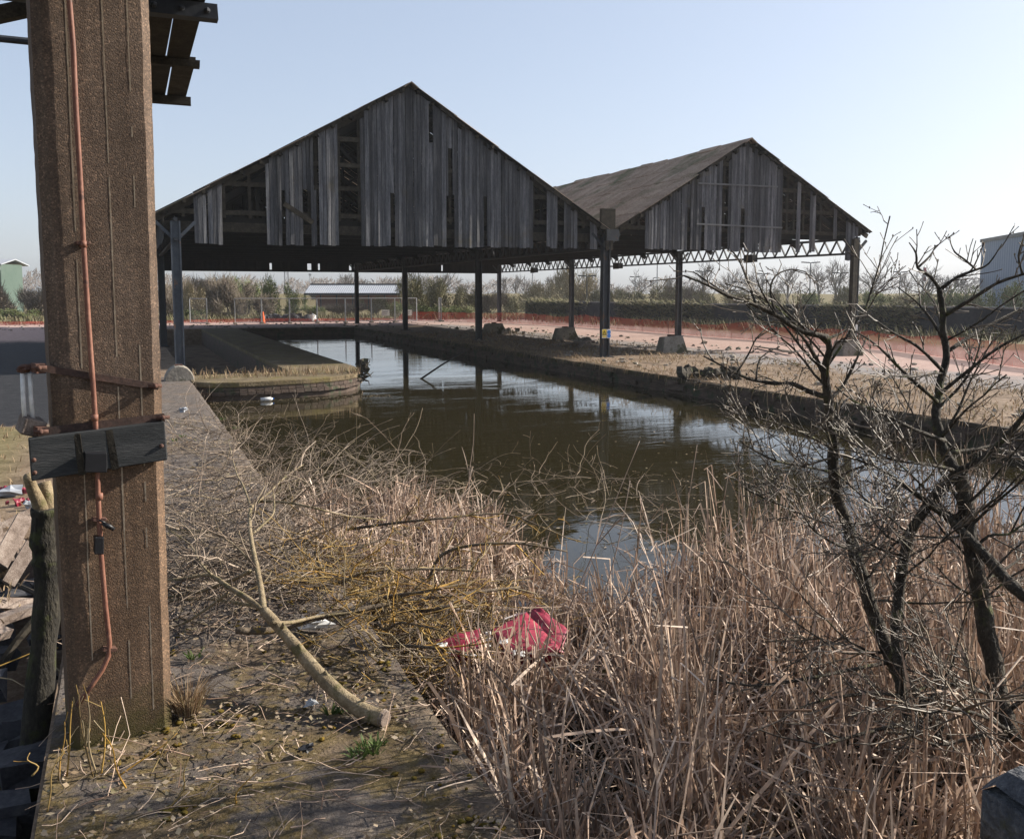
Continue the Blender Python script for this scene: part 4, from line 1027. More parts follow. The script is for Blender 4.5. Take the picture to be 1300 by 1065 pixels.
for k in (9, 16, 24, 30):
    q = p_stem[k]; a = rr.uniform(0,6.28); d = V((cos(a)*.6, sin(a)*.6, .7)); m.tube([q+d*.02, q+d*.06, q+d*rr.uniform(.075,.12)], [.017,.012,.010], 7)
    m.build('stub', M['palebark'], ft, True); m = MB()
m = MB(); c = tr[0]; dd = (tr[0]-tr[1]).normalized(); m.tube([c-dd*.01, c+dd*.012], [.054,.045], 10); m.build('cut_end', M['plank'], ft)

# ---- thin arching bramble canes, brush heap with lichen, litter
def xyz_in(poly_px, z): 
    while True:
        px = rr.uniform(min(q[0] for q in poly_px), max(q[0] for q in poly_px)); py = rr.uniform(min(q[1] for q in poly_px), max(q[1] for q in poly_px))
        if inpoly(px, py, poly_px): return onz(px, py, z)
def gz_at(x): return .02 if x < XQ else WZ
wm_ = MB()
quad = [(215,560),(300,540),(380,640),(480,700),(600,700),(640,760),(560,850),(440,760),(330,800),(222,800)]
for k in range(820):
    p = xyz_in(quad, .0); p.z = gz_at(p.x)+rr.uniform(.0,.35); a = rr.uniform(0,2*pi); d = V((cos(a),sin(a),rr.uniform(-.1,.35)))
    L = rr.uniform(.3,1.3); q, _ = limb(wm_, rr, p, d, L, rr.uniform(.004,.009), .002, 6, .16, -.02, 3)
    if rr.random() < .7: twigs(wm_, rr, q, .004, 0, 4, .28, .7, .0, .2)
tag(wm_.build('brushwood', M['twig'], None, True), kind='stuff')
wm_ = MB()
canes = [(225,545),(300,520),(345,560),(420,560),(520,575),(545,600),(520,640),(430,640),(360,640),(300,610),(215,620)]
for k in range(360):
    p = xyz_in(canes, -.2)
    if p.x < XQ and rr.random() < .65: continue
    p.z = gz_at(p.x)+rr.uniform(0,.15); a = rr.uniform(-.5,2.6) if p.x > XQ else rr.uniform(0,2*pi)
    q, _ = limb(wm_, rr, p, V((cos(a)*.7,sin(a)*.7,rr.uniform(.2,1.1))), rr.uniform(.5,1.5), rr.uniform(.004,.008), .0025, 8, .13, -.11, 3)
    if rr.random() < .8: twigs(wm_, rr, q, .004, 0, 3.5, .25, .8, .0, .2)
tag(wm_.build('bramble_canes', M['twig'], None, True), kind='stuff')
wm_ = MB()     # canes lying on the water
for k in range(90):
    p = onz(rr.uniform(560,880), rr.uniform(600,680), WZ+.02); a = rr.uniform(0,2*pi)
    q, _ = limb(wm_, rr, p, V((cos(a),sin(a),rr.uniform(.0,.35))), rr.uniform(.5,1.6), .005, .002, 7, .18, -.03, 3)
    if rr.random() < .7: twigs(wm_, rr, q, .004, 0, 3, .3, .8, .0, .2)
tag(wm_.build('drowned_twigs', M['twig'], None, True), kind='stuff')
# lichen brush heap: a felled crown with its own thick limbs
fh = thing('brush_heap', (2.1,6.4,0), 'heap of felled branches coated in yellow lichen beside the red plastic', 'brush heap')
bm = MB(); lm = MB()
heap = [([onz(300,800,.35),onz(345,800,.3),onz(400,785,.28),onz(450,775,.3),onz(520,762,.3),onz(600,752,.25),onz(660,745,.2)], .026, .010),
        ([onz(455,775,.25),onz(485,760,.3),onz(510,755,.35),onz(545,750,.4),onz(590,740,.4)], .020, .008),
        ([onz(510,775,.2),onz(540,775,.25),onz(570,768,.3),onz(610,745,.3)], .016, .008),
        ([onz(400,745,.2),onz(430,740,.3),onz(470,725,.4),onz(540,722,.35),onz(610,725,.3)], .016, .007),
        ([onz(410,745,.1),onz(405,715,.25),onz(401,700,.35)], .026, .022),
        ([onz(450,830,.1),onz(500,820,.15),onz(550,822,.2),onz(600,830,.1)], .016, .008),
        ([onz(480,790,.1),onz(490,800,.2),onz(510,790,.3),onz(560,800,.3)], .014, .006),
        ([onz(440,672,.2),onz(500,664,.3),onz(560,658,.35),onz(640,652,.3),onz(690,670,.2)], .016, .007),
        ([onz(545,735,.1),onz(560,705,.3),onz(600,692,.4),onz(660,690,.4),onz(720,700,.3)], .018, .007),
        ([onz(420,710,.1),onz(470,690,.2),onz(540,660,.3)], .012, .006)]
for (pth, r0, r1) in heap:
    p = smoothpath(pth, 3); bm.tube(p, [r0+(r1-r0)*i/(len(p)-1) for i in range(len(p))], 6); twigs(lm, rr, p, r0, 2, 6.5, .42, .7, .02, .2, .1)
hp_ = [(370,730),(450,690),(560,700),(680,740),(660,790),(560,800),(540,850),(470,840),(420,790)]
for k in range(430):
    p = xyz_in(hp_, .1); p.z = gz_at(p.x)+rr.uniform(.05,.45); a = rr.uniform(0,2*pi)
    q, _ = limb(lm, rr, p, V((cos(a),sin(a),rr.uniform(-.1,.4))), rr.uniform(.3,.8), .005, .002, 5, .2, 0, 3); twigs(lm, rr, q, .004, 0, 8, .16, .8, .02, .2)
bm.build('branch', M['brownbark'], fh, True); lm.build('twigs', M['lichentwig'], fh, True)

# litter, moss cushions and fallen twigs on the quay
lt = MB()
for k in range(13000):
    t = rr.random()**1.5; y = 3.0+t*16; x = rr.uniform(-.45, 1.58)
    if nz(x*1.1, y*.8, 7) < -.12+rr.uniform(-.25,.25): continue
    s_ = rr.uniform(.005,.018)*(1+.06*y); a = rr.uniform(0,2*pi); u = V((cos(a),sin(a),rr.uniform(-.4,.4))); v_ = V((-sin(a),cos(a),rr.uniform(-.5,.5)))
    c = V((x,y,.04+rr.uniform(0,.012))); k_ = rr.uniform(.25,.8)
    lt.add([c-u*s_, c+v_*s_*k_, c+u*s_, c-v_*s_*k_], [(0,1,2),(0,2,3)])
tag(lt.build('leaf_litter', M['litter']), kind='stuff')
ms = MB()
for k in range(900):
    y = 3.2+rr.random()**1.4*5; x = rr.uniform(-.4,1.56)
    if nz(x*1.6, y*1.6, 9)+(.25 if x > .9 else 0) < .12: continue
    r_ = rr.uniform(.008,.026); ms.ball((x,y,.022), r_, jit=.8, sq=(1,1,.42), nu=6, nv=4)
tag(ms.build('moss', M['moss'], None, True), kind='stuff')
tw = MB()
for k in range(900):
    y = 3.3+rr.random()**1.4*9; x = rr.uniform(-.4,1.6); a = rr.uniform(0,2*pi)
    limb(tw, rr, V((x,y,.04)), V((cos(a),sin(a),.05)), rr.uniform(.08,.5), rr.uniform(.0018,.005), .0015, 4, .2, -.01, 3)
tag(tw.build('twig_litter', M['straw'], None, True), kind='stuff')
# a few thin saplings and weeds round the pillar foot
sp_ = MB()
for (px, py, tx, ty) in ((85,985,92,890),(118,985,100,880),(128,985,128,890),(122,980,110,880),(75,990,82,915),(40,985,38,955),(150,985,225,930),(190,985,228,925),(160,1000,130,930),(60,1030,75,960),(210,1030,240,960),(300,1020,330,975)):
    a = onz(px, py, .02); b_ = a+V((0,0,0)); v = ray(tx, ty); e = EYEV+v*((a.y+.05)/v.y)
    pth = [a, a.lerp(e,.35)+V((rr.gauss(0,.02),0,0)), a.lerp(e,.7)+V((rr.gauss(0,.02),0,0)), e]; p = smoothpath(pth, 3)
    sp_.tube(p, [.0055-.0035*i/(len(p)-1) for i in range(len(p))], 5); twigs(sp_, rr, p, .004, 0, 9, .09, .7, .05, .15)
tag(sp_.build('young_shoots', M['lichentwig'], None, True), kind='stuff')
def tuft(mb, c, n, h, spread, w=.003, rr=rr, lean=.4):
    for k in range(n):
        a = rr.uniform(0,2*pi); r_ = spread*sqrt(rr.random()); p = c+V((cos(a)*r_, sin(a)*r_, 0)); d = V((cos(a)*lean*rr.random(), sin(a)*lean*rr.random(), 1)).normalized()
        L = h*rr.uniform(.5,1.15); pts = [p]
        for i in range(3): d = (d+V((cos(a)*.25*rr.random(), sin(a)*.25*rr.random(), -.22*i*rr.random()))).normalized(); pts.append(pts[-1]+d*(L/3))
        b_ = rr.uniform(0,2*pi); mb.strip(pts, [w,w,w*.7,w*.15], V((cos(b_), sin(b_), 0)))
m = MB(); c = onz(238, 905, .03); tuft(m, c, 260, .22, .07); o = m.build('grass_tuft', M['drygrass']); tag(o, 'dry pinkish grass tuft against the foot of the concrete pillar', 'grass tuft')
m = MB()
for (px, py) in ((246,835),(440,905),(420,905),(465,950),(455,960),(475,955),(300,545),(283,533),(232,555),(222,560),(480,945)):
    c = onz(px, py, .03); tuft(m, c, 26, .07, .04, .006, lean=.9)
tag(m.build('weeds', M['green']), kind='stuff')

# ------------------------------------------------------------------ reeds
rd = random.Random(21)
regA = [(366,690),(400,655),(450,650),(540,655),(610,680),(675,735),(760,800),(830,860),(640,900),(540,860),(470,780)]
regB = [(540,905),(640,870),(735,845),(790,800),(860,770),(940,735),(1050,738),(1200,735),(1320,735),(1340,1120),(700,1120),(590,1000)]
def topix(p):
    q = p-EYEV; d = q.x*sin(YAW)+q.y*cos(YAW); r_ = q.x*cos(YAW)-q.y*sin(YAW)
    Dd = d*cos(PIT)-q.z*sin(PIT); u = q.z*cos(PIT)+d*sin(PIT)
    return 650+FOC*r_/Dd, 487-FOC*u/Dd
def leaf(mb, p, d, L, w, droop, kink=True):
    pts = [p]; k = 4; brk = rd.randint(1,3) if kink and rd.random() < .55 else 9; side = d.cross(V((0,0,1)))
    if side.length < .1: side = V((cos(L*99), sin(L*99), 0))
    side = (side.normalized()+V((rd.gauss(0,.5), rd.gauss(0,.5), rd.gauss(0,.3)))).normalized()
    for i in range(k):
        if i == brk: d = (d+V((rd.gauss(0,.7), rd.gauss(0,.7), -rd.uniform(.6,1.8)))).normalized()
        else: d = (d+V((rd.gauss(0,.06), rd.gauss(0,.06), -droop*i))).normalized()
        pts.append(pts[-1]+d*(L/k))
    for q in pts:
        if q.z < WZ+.01: q.z = WZ+.01+rd.uniform(0,.02)
    mb.strip(pts, [w*.8,w,w,w*.8,w*.2], side)
rm = MB(); sm = MB(); lm = MB(); nst = 0
tries = 0
while nst < 5800 and tries < 90000:
    tries += 1
    x = rd.uniform(1.66, 13.0); y = rd.uniform(1.9, 14.5); b = V((x, y, WZ)); px, py = topix(b)
    if px < -100 or px > 1420: continue
    A = inpoly(px, py, regA); B = inpoly(px, py, regB)
    if not (A or B):
        if not (py > 1000 and px > 600): continue
    cl = nz(x*1.4, y*1.4, 4)+.5*nz(x*3.5, y*3.5, 8)
    if cl < .03+rd.uniform(-.2,.2): continue
    nst += 1
    if A and not B: H = rd.uniform(.25,.7)
    else: H = rd.uniform(.35,1.05)*(1.08 if px > 820 else .75)*(1+.5*cl)
    lean = V((rd.gauss(0,.17)-.02, rd.gauss(0,.17), 1)).normalized()
    if rd.random() < .38: lean = V((rd.gauss(0,.6), rd.gauss(0,.6), rd.uniform(.25,.9))).normalized()
    # stem
    if rd.random() < .5:
        d = lean; pts = [b]
        for i in range(3): d = (d+V((rd.gauss(0,.05), rd.gauss(0,.05), 0))).normalized(); pts.append(pts[-1]+d*(H/3))
        if rd.random() < .5:
            d = V((rd.gauss(0,.8), rd.gauss(0,.8), rd.uniform(-.7,.5))).normalized(); pts.append(pts[-1]+d*rd.uniform(.1,.4))
        w_ = rd.uniform(.003,.0062)
        rm.tube(pts, [w_]*len(pts), 3, False)
    for k in range(rd.randint(1,3)):
        d = (lean+V((rd.gauss(0,.16), rd.gauss(0,.16), 0))).normalized()
        leaf(lm, b+V((rd.gauss(0,.012), rd.gauss(0,.012), rd.uniform(0,.2*H))), d, H*rd.uniform(.55,1.1), rd.uniform(.004,.0125), rd.uniform(.0,.14))
# fallen leaves and stems lying criss-cross, in drifts above the water
for k in range(9000):
    x = rd.uniform(1.66, 12.5); y = rd.uniform(2.0, 14.0); b = V((x, y, WZ)); px, py = topix(b)
    A = inpoly(px, py, regA); B = inpoly(px, py, regB) or (py > 1000 and px > 600)
    if not (A or B): continue
    cl = nz(x*1.4, y*1.4, 4)
    if cl < -.22+rd.uniform(-.15,.15): continue
    b.z = WZ+.02+abs(rd.gauss(0,.14 if A else .2)); a = rd.uniform(0,2*pi); d = V((cos(a), sin(a), rd.gauss(0,.3))).normalized()
    leaf(lm, b, d, rd.uniform(.25,.95), rd.uniform(.004,.014), .03, True)
for (mb_, n_, mt_) in ((rm, 'reed_stems', 'straw'), (lm, 'reed_leaves', 'straw')):
    tag(mb_.build(n_, M[mt_]), kind='stuff')
# tall bare stalks one can pick out
ST = [((690,845),(812,560),'long dark leaning reed stalk crossing the water centre, left of the sky reflection'), ((745,850),(800,610),'tall reed stalk just right of the long dark leaning one'),
      ((800,790),(815,630),'upright grey reed stalk standing in front of the pale sky patch'), ((850,800),(885,565),'tall pale reed stalk to the right of the pale sky patch'),
      ((595,640),(602,525),'slender upright stalk rising from the water behind the lichen heap'), ((560,700),(620,640),'short slanting stalk above the lichen heap'),
      ((935,800),(937,560),'tall upright reed stalk left of the bending shrub, dark water behind'), ((965,830),(975,540),'tallest pale stalk close to the bending shrub'),
      ((905,760),(925,600),'leaning reed stalk over the dark water in front of the right reeds'), ((1010,720),(990,560),'reed stalk slanting left beside the shrub trunk'),
      ((660,960),(705,740),'thick grey broken stalk in the foreground by the red plastic'), ((690,985),(770,800),'foreground stalk leaning right, low in the reeds'),
      ((790,985),(835,700),'grey foreground stalk standing in the middle of the reeds'), ((880,985),(850,760),'foreground stalk leaning left in the middle reeds'),
      ((1040,980),(1035,700),'upright foreground stalk left of the shrub base'), ((950,985),(946,760),'upright brown foreground stalk near the bottom middle')]
for (bp, tp_, lb_) in ST:
    b = onz(bp[0], bp[1], WZ); dist = sqrt(b.x**2+b.y**2); v = ray(*tp_); tl = dist/sqrt(v.x**2+v.y**2); e = EYEV+v*(tl*rd.uniform(.97,1.03))
    t = thing('reed_stalk', b, lb_, 'reed stalk', 'tall single reed stalks')
    pth = [b, b.lerp(e,.33)+V((rd.gauss(0,.015),rd.gauss(0,.01),0)), b.lerp(e,.66)+V((rd.gauss(0,.02),rd.gauss(0,.01),0)), e]; p = smoothpath(pth, 3)
    m = MB(); r0 = rd.uniform(.007,.0105) if bp[1] > 900 else rd.uniform(.006,.009); m.tube(p, [r0-(r0*.65)*i/(len(p)-1) for i in range(len(p))], 6); m.build('stalk', M['stalk'], t, True)
    m = MB()
    for k in range(rd.randint(1,2)):
        q = p[rd.randint(1,5)]; leaf(m, q, ((e-b).normalized()+V((rd.gauss(0,.25),rd.gauss(0,.25),0))).normalized(), rd.uniform(.3,.6), .007, .1)
    m.build('leaf', M['straw'], t)
fl = MB()            # scum, leaves and bits floating along the edges
for k in range(2600):
    e = rd.random()
    if e < .3: x = XR_-abs(rd.gauss(0,.35))-.08; y = rd.uniform(8,60)
    elif e < .55: x = XQ+abs(rd.gauss(0,.4))+.05; y = rd.uniform(9,26)
    elif e < .7: x = rd.uniform(2,7); y = 26.2-abs(rd.gauss(0,.35))
    else: x = rd.uniform(2,11); y = 11+rd.gauss(0,2.2)
    if x > 6.6 and x < 7.2 and y > 28: continue
    s_ = rd.uniform(.008,.03); a = rd.uniform(0,6.28); u = V((cos(a),sin(a),0)); v_ = V((-sin(a),cos(a),0)); c = V((x,y,WZ+.006+rd.uniform(0,.004)))
    fl.add([c-u*s_*1.4, c+v_*s_*rd.uniform(.3,.9), c+u*s_, c-v_*s_*rd.uniform(.3,.9)], [(0,1,2,3)])
tag(fl.build('floating_scum', M['litter']), kind='stuff')
# red plastic sheet caught in the reeds
rp = thing('red_plastic', (2.6,6.6,-.1), 'crumpled red plastic sheet with white print lying in the reeds', 'plastic sheet')
def patchmesh(pts, z, nxx, nyy, amp, sd):
    """bulging bilinear panel between four plan corners"""
    mb = MB(); a, b_, c, d = pts
    for j in range(nyy+1):
        for i in range(nxx+1):
            u, v_ = i/nxx, j/nyy; p = (a*(1-u)+b_*u)*(1-v_)+(d*(1-u)+c*u)*v_
            p = p+V((0,0,amp*sin(pi*u)*sin(pi*v_)+.014*nz(u*3+sd,v_*3,sd)+.006*nz(u*9,v_*9+sd,2)))
            mb.v.append(tuple(p))
    for j in range(nyy):
        for i in range(nxx): q = j*(nxx+1)+i; mb.f.append((q,q+1,q+nxx+2,q+nxx+1))
    return mb
A_, B_, C_, D_ = onz(552,816,.0), onz(606,838,-.02), onz(640,800,.05), onz(615,796,.1)
for nm, q, amp, sd_ in (('left_flap', (onz(553,812,.02),onz(575,832,-.02),onz(612,824,-.0),onz(609,797,.07)), .02, 1), ('main_panel', (onz(622,800,.04),onz(640,826,-.02),onz(716,828,-.02),onz(668,776,.07)), .035, 3), ('dark_back', (onz(668,780,.05),onz(712,828,-.06),onz(722,800,.0),onz(682,768,.11)), .02, 5), ('sagging_skirt', (onz(575,832,-.02),onz(585,850,-.2),onz(700,850,-.2),onz(700,828,-.03)), .03, 7)):
    m = patchmesh(q, 0, 14, 10, amp, sd_); o = m.build('panel', M['red'], rp, True); o.modifiers.new('solid','SOLIDIFY').thickness = .006
m = MB()
for (x, y) in ((556,814),(561,818),(566,821),(571,824),(577,828),(590,831),(601,833)):
    c = onz(x, y, .045); 
    m = MB(); m.ball(c+V((rd.gauss(0,.012),rd.gauss(0,.012),rd.gauss(0,.006))), rd.uniform(.016,.026), jit=.9, sq=(1.5,.6,.35), nu=6, nv=4); m.build('white_print', M['white'], rp)
for (x, y) in ((620,804),(622,812),(619,820),(655,828),(662,830),(640,815)):
    c = onz(x, y, .05); m = MB(); m.ball(c, rd.uniform(.02,.035), jit=1.2, sq=(1,.8,.6), nu=6, nv=4); m.build('white_print', M['white'], rp)
m = MB(); m.strip([onz(641,785,.10),onz(655,780,.11),onz(668,777,.12)], .006, V((0,0,1))); m.build('white_edge', M['white'], rp); m = MB(); m.strip([onz(640,826,.0),onz(660,828,.0),onz(690,830,.0),onz(716,832,.0)], .006, V((0,0,1))); m.build('white_edge', M['white'], rp)
# small litter things
def rag(px, py, z, r_, label, name='litter_scrap', mat='white', cat='litter'):
    c = onz(px, py, z); m = MB(); m.ball(c, r_, jit=1.4, sq=(1.2,.9,.5), nu=9, nv=6); tag(m.build(name, M[mat]), label, cat)
rag(232,520,.06,.09,'scrap of pale blue plastic on the quay beside the dark water', mat='whiteclad'); rag(398,790,.1,.10,'white plastic bag scrap under the lichen branches', mat='white')
rag(395,892,.05,.03,'little grey scrap beside the cut limb on the moss', mat='galv'); rag(388,950,.05,.03,'dark scrap on the moss at the bottom of the quay', mat='black')
b = onz(339, 508, WZ+.03); t = thing('floating_bottle', b, 'white plastic bottle floating below the brick pier nose', 'bottle')
m = MB(); m.tube([b+V((-.17,0,.02)),b+V((.1,0,.03)),b+V((.15,0,.03))], [.055,.055,.025], 8); m.build('body', M['white'], t, True)
m = MB(); m.tube([b+V((.15,0,.03)),b+V((.19,0,.03))], .022, 8); m.build('cap', M['blue'], t)
a = onz(533,482,WZ-.03); e = ond(588,447,32.5); m = MB(); m.tube([a,a.lerp(e,.5)+V((0,0,.03)),e], [.036,.032,.028], 7); tag(m.build('leaning_pole', M['truss']), 'thin dark pole slanting out of the water mid canal', 'pole')
# driftwood clump on the pier nose
c = onz(460,486,.0); t = thing('driftwood_clump', (6.6,28.0,0), 'tangled brown driftwood root caught on the pier nose', 'driftwood'); m = MB(); rr2 = random.Random(9)
for k in range(26):
    a = rr2.uniform(0,2*pi); limb(m, rr2, V((6.7,28.1,rr2.uniform(-.25,.25))), V((cos(a),sin(a),rr2.uniform(-.3,.8))), rr2.uniform(.2,.45), .035, .008, 5, .5, .02, 5)
m.build('root', M['bark'], t, True); m = MB(); m.ball((6.75,28.1,.2), .2, jit=1.2); m.build('clod', M['bark'], t)
# ------------------------------------------------------------------ concrete blocks and stub
def block(px0, px1, py, label, hgt=.62, ln=1.5):
    a = onz(px0, py); b_ = onz(px1, py-1.5); c = (a+b_)/2; t = thing('concrete_block', (c.x,c.y,0), label, 'concrete block', 'concrete blocks at the right shed'); u = V((.97,-.2,0)).normalized(); v_ = V((.2,.97,0)).normalized(); L = (b_-a).length/2*.72; hgt += .04
    m = MB(); P = lambda s, r_, z: c+u*s+v_*r_+V((0,0,z))
    m.hexa([P(-L,-.4,0),P(L,-.4,0),P(L,.5,0),P(-L,.5,0),P(-L*.80+R.uniform(0,.1),-.26,hgt*.96),P(L*.62,-.3,hgt),P(L*.66,.4,hgt*.97),P(-L*.76,.42,hgt*.9)])
    m.build('body', M['stone'], t, bevel=.03)
    m = MB(); m.box(c.x-.12,c.x+.12,c.y-.05,c.y+.2,hgt-.06,hgt+.04); m.build('base_plate', M['rustcol'], t)
    return t
block(703,733,432,'mid-size concrete block beside the second right column'); block(834,872,449,'nearest and largest concrete block, by the front bay right column', .68); block(615,640,423,'small distant concrete block at the foot of the farthest lattice column', .55)
block(1062,1090,452,'concrete block half hidden behind the bare shrub at the right front column', .6)
c = onz(228,484); t = thing('concrete_stub', (c.x,c.y,0), 'half-round pale concrete stub in front of the leftmost shed column', 'concrete block'); m = MB()
for (y0, y1) in ((c.y-.1, c.y+.5),):
    pr_ = [(c.x+.40*cos(pi*i/10), .44*sin(pi*i/10)) for i in range(11)]
    n = len(pr_); m.v += [(x, y0, z) for x, z in pr_]+[(x, y1, z) for x, z in pr_]; m.f += [tuple(range(n)), tuple(reversed(range(n, 2*n)))]+[(i, n+i, n+i+1, i+1) for i in range(n-1)]
m.build('body', M['stone'], t, bevel=.03)
m = MB(); m.box(c.x-.1,c.x+.1,c.y+.1,c.y+.3,.42,.46); m.build('base_plate', M['rustcol'], t)
# timber litter on the right quay
tl = [(560,402,600,408,'grey plank'),(700,438,760,432,'long pale plank by the second block'),(735,441,745,430,'short upright splinter'),(880,447,918,445,'plank beside the nearest block'),(790,442,850,440,'thin plank between warning column and nearest block'),(585,421,600,418,'loose plank by the far quay edge'),(548,416,566,419,'bent plank near the far quay corner'),(715,430,748,437,'plank leaning on the second block'),(960,440,1010,447,'plank in the dry grass behind the bending shrub')]
for (x0,y0,x1,y1,l) in tl[1:]:
    a = onz(x0,y0,.07); e = onz(x1,y1,.10+R.uniform(0,.15)); m = MB(); m.bar(a,e,R.uniform(.1,.2),.05,j=.01); tag(m.build('plank', M['plank']), l+' on the right bank' if 'quay' not in l and 'shrub' not in l else l, 'plank', 'loose planks on the right bank')
for k, (px, py, l) in enumerate(((740,436,'pale rubble pile against the second concrete block'),(905,480,'dark clump of roots on the right quay edge'),(640,424,'rubble with pink scraps beside the smallest concrete block'))):
    c = onz(px, py); m = MB()
    for i in range(22): m.ball((c.x+R.gauss(0,.4),c.y+R.gauss(0,.35),R.uniform(.02,.22)), R.uniform(.06,.18), jit=1.0, nu=6, nv=4)
    tag(m.build('rubble_pile', M['stone'] if k != 1 else M['bark']), l, 'rubble', 'rubble piles on the right bank')
# rotten timbers left of the pillar, log, dark rubble in the pit
def pit(px, py, z): return onz(px, py, z)
TM = [((0,720),(32,655),.14,'broad pale rotten plank propped steeply in the timber heap'),((10,745),(42,690),.12,'second rotten plank lying beside the broad pale one'),((25,700),(36,735),.12,'short upright plank end below the broad pale plank'),
      ((2,672),(60,640),.10,'thin plank lying across the top of the timber heap'),((-20,660),(44,668),.11,'dark plank behind the top of the heap'),((0,700),(-10,640),.1,'plank cut by the left picture edge'),((-8,770),(50,768),.09,'plank along the foot of the heap'),((5,690),(42,655),.07,'narrow slat between the two rotten planks')]
for (a0, b0_, w_, l) in TM:
    a = onz(*a0, -.02); dist = sqrt(a.x**2+a.y**2); v = ray(*b0_); e = EYEV+v*((dist+R.uniform(.05,.35))/sqrt(v.x**2+v.y**2))
    a.z += R.uniform(.0,.1); m = MB(); m.bar(a, e, w_, .045, up=V((.5,-.7,.5)), j=.012); tag(m.build('rotten_plank', M['plank']), l, 'plank', 'rotten timbers left of the pillar')
for k in range(14):
    a = V((R.uniform(-2.3,-.75), R.uniform(6.2,10.2), R.uniform(-.25,.12))); an = R.choice((R.gauss(.9,.3), R.gauss(2.3,.35))); e = a+V((cos(an), sin(an), R.uniform(-.15,.3)))*R.uniform(.6,1.3)
    m = MB(); m.bar(a, e, R.uniform(.07,.16), R.uniform(.03,.07), j=.012); tag(m.build('rotten_plank', M['plank']), 'rotten plank jumbled low in the timber heap left of the pillar', 'plank', 'rotten timbers left of the pillar')
a = onz(58,780,-.3); lg = thing('upright_log', (a.x,a.y,-.6), 'dark mossy log standing upright against the left side of the pillar', 'log'); m = MB()
b0 = onz(58,800,-.2); pth = [V((b0.x,6.3,-.75)),ony(60,760,6.3),ony(56,690,6.3),ony(58,645,6.3)]; p = smoothpath(pth,8)
m.tube(p, [.08*R.uniform(.9,1.1)*(1+.3*max(0,nz(i*.4,3))) for i,_ in enumerate(p)], 11); m.build('stem', M['tarbark'], lg, True)
m = MB(); p = smoothpath([ony(56,660,6.3),ony(50,640,6.28),ony(41,620,6.25),ony(36,604,6.2)],3); m.tube(p, [.05,.047,.045,.043,.04,.038,.035,.034,.033,.03][:len(p)], 7); m.build('forked_stub', M['palebark'], lg, True)
m = MB(); p = smoothpath([ony(62,652,6.32),ony(60,630,6.34),ony(56,612,6.36)],3); m.tube(p, [.04]*len(p), 7); m.build('forked_stub', M['palebark'], lg, True)
ds = MB()
for k in range(300):
    x = R.uniform(-2.9,-.62); y = R.uniform(2.7,10.3); z = -.72+R.uniform(0,.30)+(.12 if y > 6.2 else 0)+.25*max(0,nz(x*1.2,y*1.2))
    s_ = R.uniform(.05,.16); ds.box(x-s_,x+s_,y-s_*.8,y+s_*.8,z-s_*.5,z+s_*.5,M=None,j=s_*.35)
tag(ds.build('rubble', M['darkstone']), kind='stuff')
for (p0, p1, r_, l) in (((-5,855),(46,785),.03,'long dark slate slab leaning in the shaded pit'),((-10,735),(60,760),.022,'brown branch lying across the shaded pit'),):
    a = onz(*p0,-.35); e = onz(*p1,-.05); m = MB(); m.tube([a,a.lerp(e,.5)+V((0,0,.03)),e], [r_*1.3,r_,r_*1.1], 6); tag(m.build('pit_branch', M['frame']), l, 'branch', 'branches in the shaded pit')
sh = MB()
for (x0,y0,x1,y1,z) in ((0,845,74,822,-.1),(74,822,40,826,-.1),(0,800,28,770,-.1),(28,770,24,770,-.1),(76,852,56,838,-.15),(0,860,32,872,-.2),(22,780,26,770,-.1),(5,795,12,775,-.1),(0,780,25,775,-.1)):
    a = onz(x0,y0,z); e = onz(x1,y1,z+.05); sh.tube([a,a.lerp(e,.5)+V((0,0,.02)),e], [.005,.004,.002], 4)
tag(sh.build('dead_twigs', M['lichentwig']), kind='stuff')
m = MB()
for k in range(10):
    c = onz(R.uniform(0,40), R.uniform(618,640), .05)
    m.ball(c, R.uniform(.02,.05), jit=1.2, nu=7, nv=4)
tag(m.build('litter', M['red']), 'red scraps of rubbish above the rotten timber heap', 'litter')
m = MB(); m.ball(onz(14,624,.06), .13, jit=1.2, sq=(1.2,.8,.5)); tag(m.build('grey_bag', M['whiteclad']), 'pale grey plastic bag lying above the rotten timber heap', 'bag'); m = MB(); m.ball(onz(36,641,.06), .05, jit=1.0); tag(m.build('crushed_can', M['galv']), 'shiny crushed can beside the red scraps', 'can')
# ------------------------------------------------------------------ loose stones on the yard
st_ = MB(); rs = random.Random(77)
for k in range(800):
    if rs.random() < .6: x = rs.uniform(15.5,26); y = rs.uniform(10,64)
    else: x = rs.uniform(-9,28); y = rs.uniform(66.5,80)
    s_ = rs.uniform(.03,.09)*(1+.6*(rs.random() < .08)); st_.ball((x,y,s_*.3), s_, jit=1.0, sq=(1.2,1,.7), nu=5, nv=3)
tag(st_.build('loose_stones', M['stone']), kind='stuff')
# ------------------------------------------------------------------ dry grass
dg = MB(); rg = random.Random(5)
for k in range(2600):
    y = 8+rg.random()**1.7*46; x = rg.uniform(XR_+.0, 22.4)
    if nz(x*.5, y*.5, 2) < -.1+rg.uniform(-.3,.2): continue
    for i in range(5):
        a = rg.uniform(0,2*pi); p = V((x+rg.gauss(0,.16), y+rg.gauss(0,.16), .02)); d = V((cos(a)*.9, sin(a)*.9, rg.uniform(.15,1))).normalized(); L = rg.uniform(.08,.26)
        q = p+d*L; dg.strip([p, p.lerp(q,.5)+V((0,0,.02)), q], [.012,.010,.003], V((-sin(a), cos(a), 0)))
for k in range(900):      # overhanging the quay edge and the pier
    y = rg.uniform(8, 50); p = V((XR_-.04+rg.uniform(-.03,.3), y, .03)); d = V((-rg.random(), rg.gauss(0,.3), rg.uniform(-.2,.5))).normalized(); q = p+d*rg.uniform(.1,.35)
    q2 = q+V((-.03,0,-rg.uniform(.05,.25))); dg.strip([p,q,q2], [.012,.010,.003], V((0,1,0)))
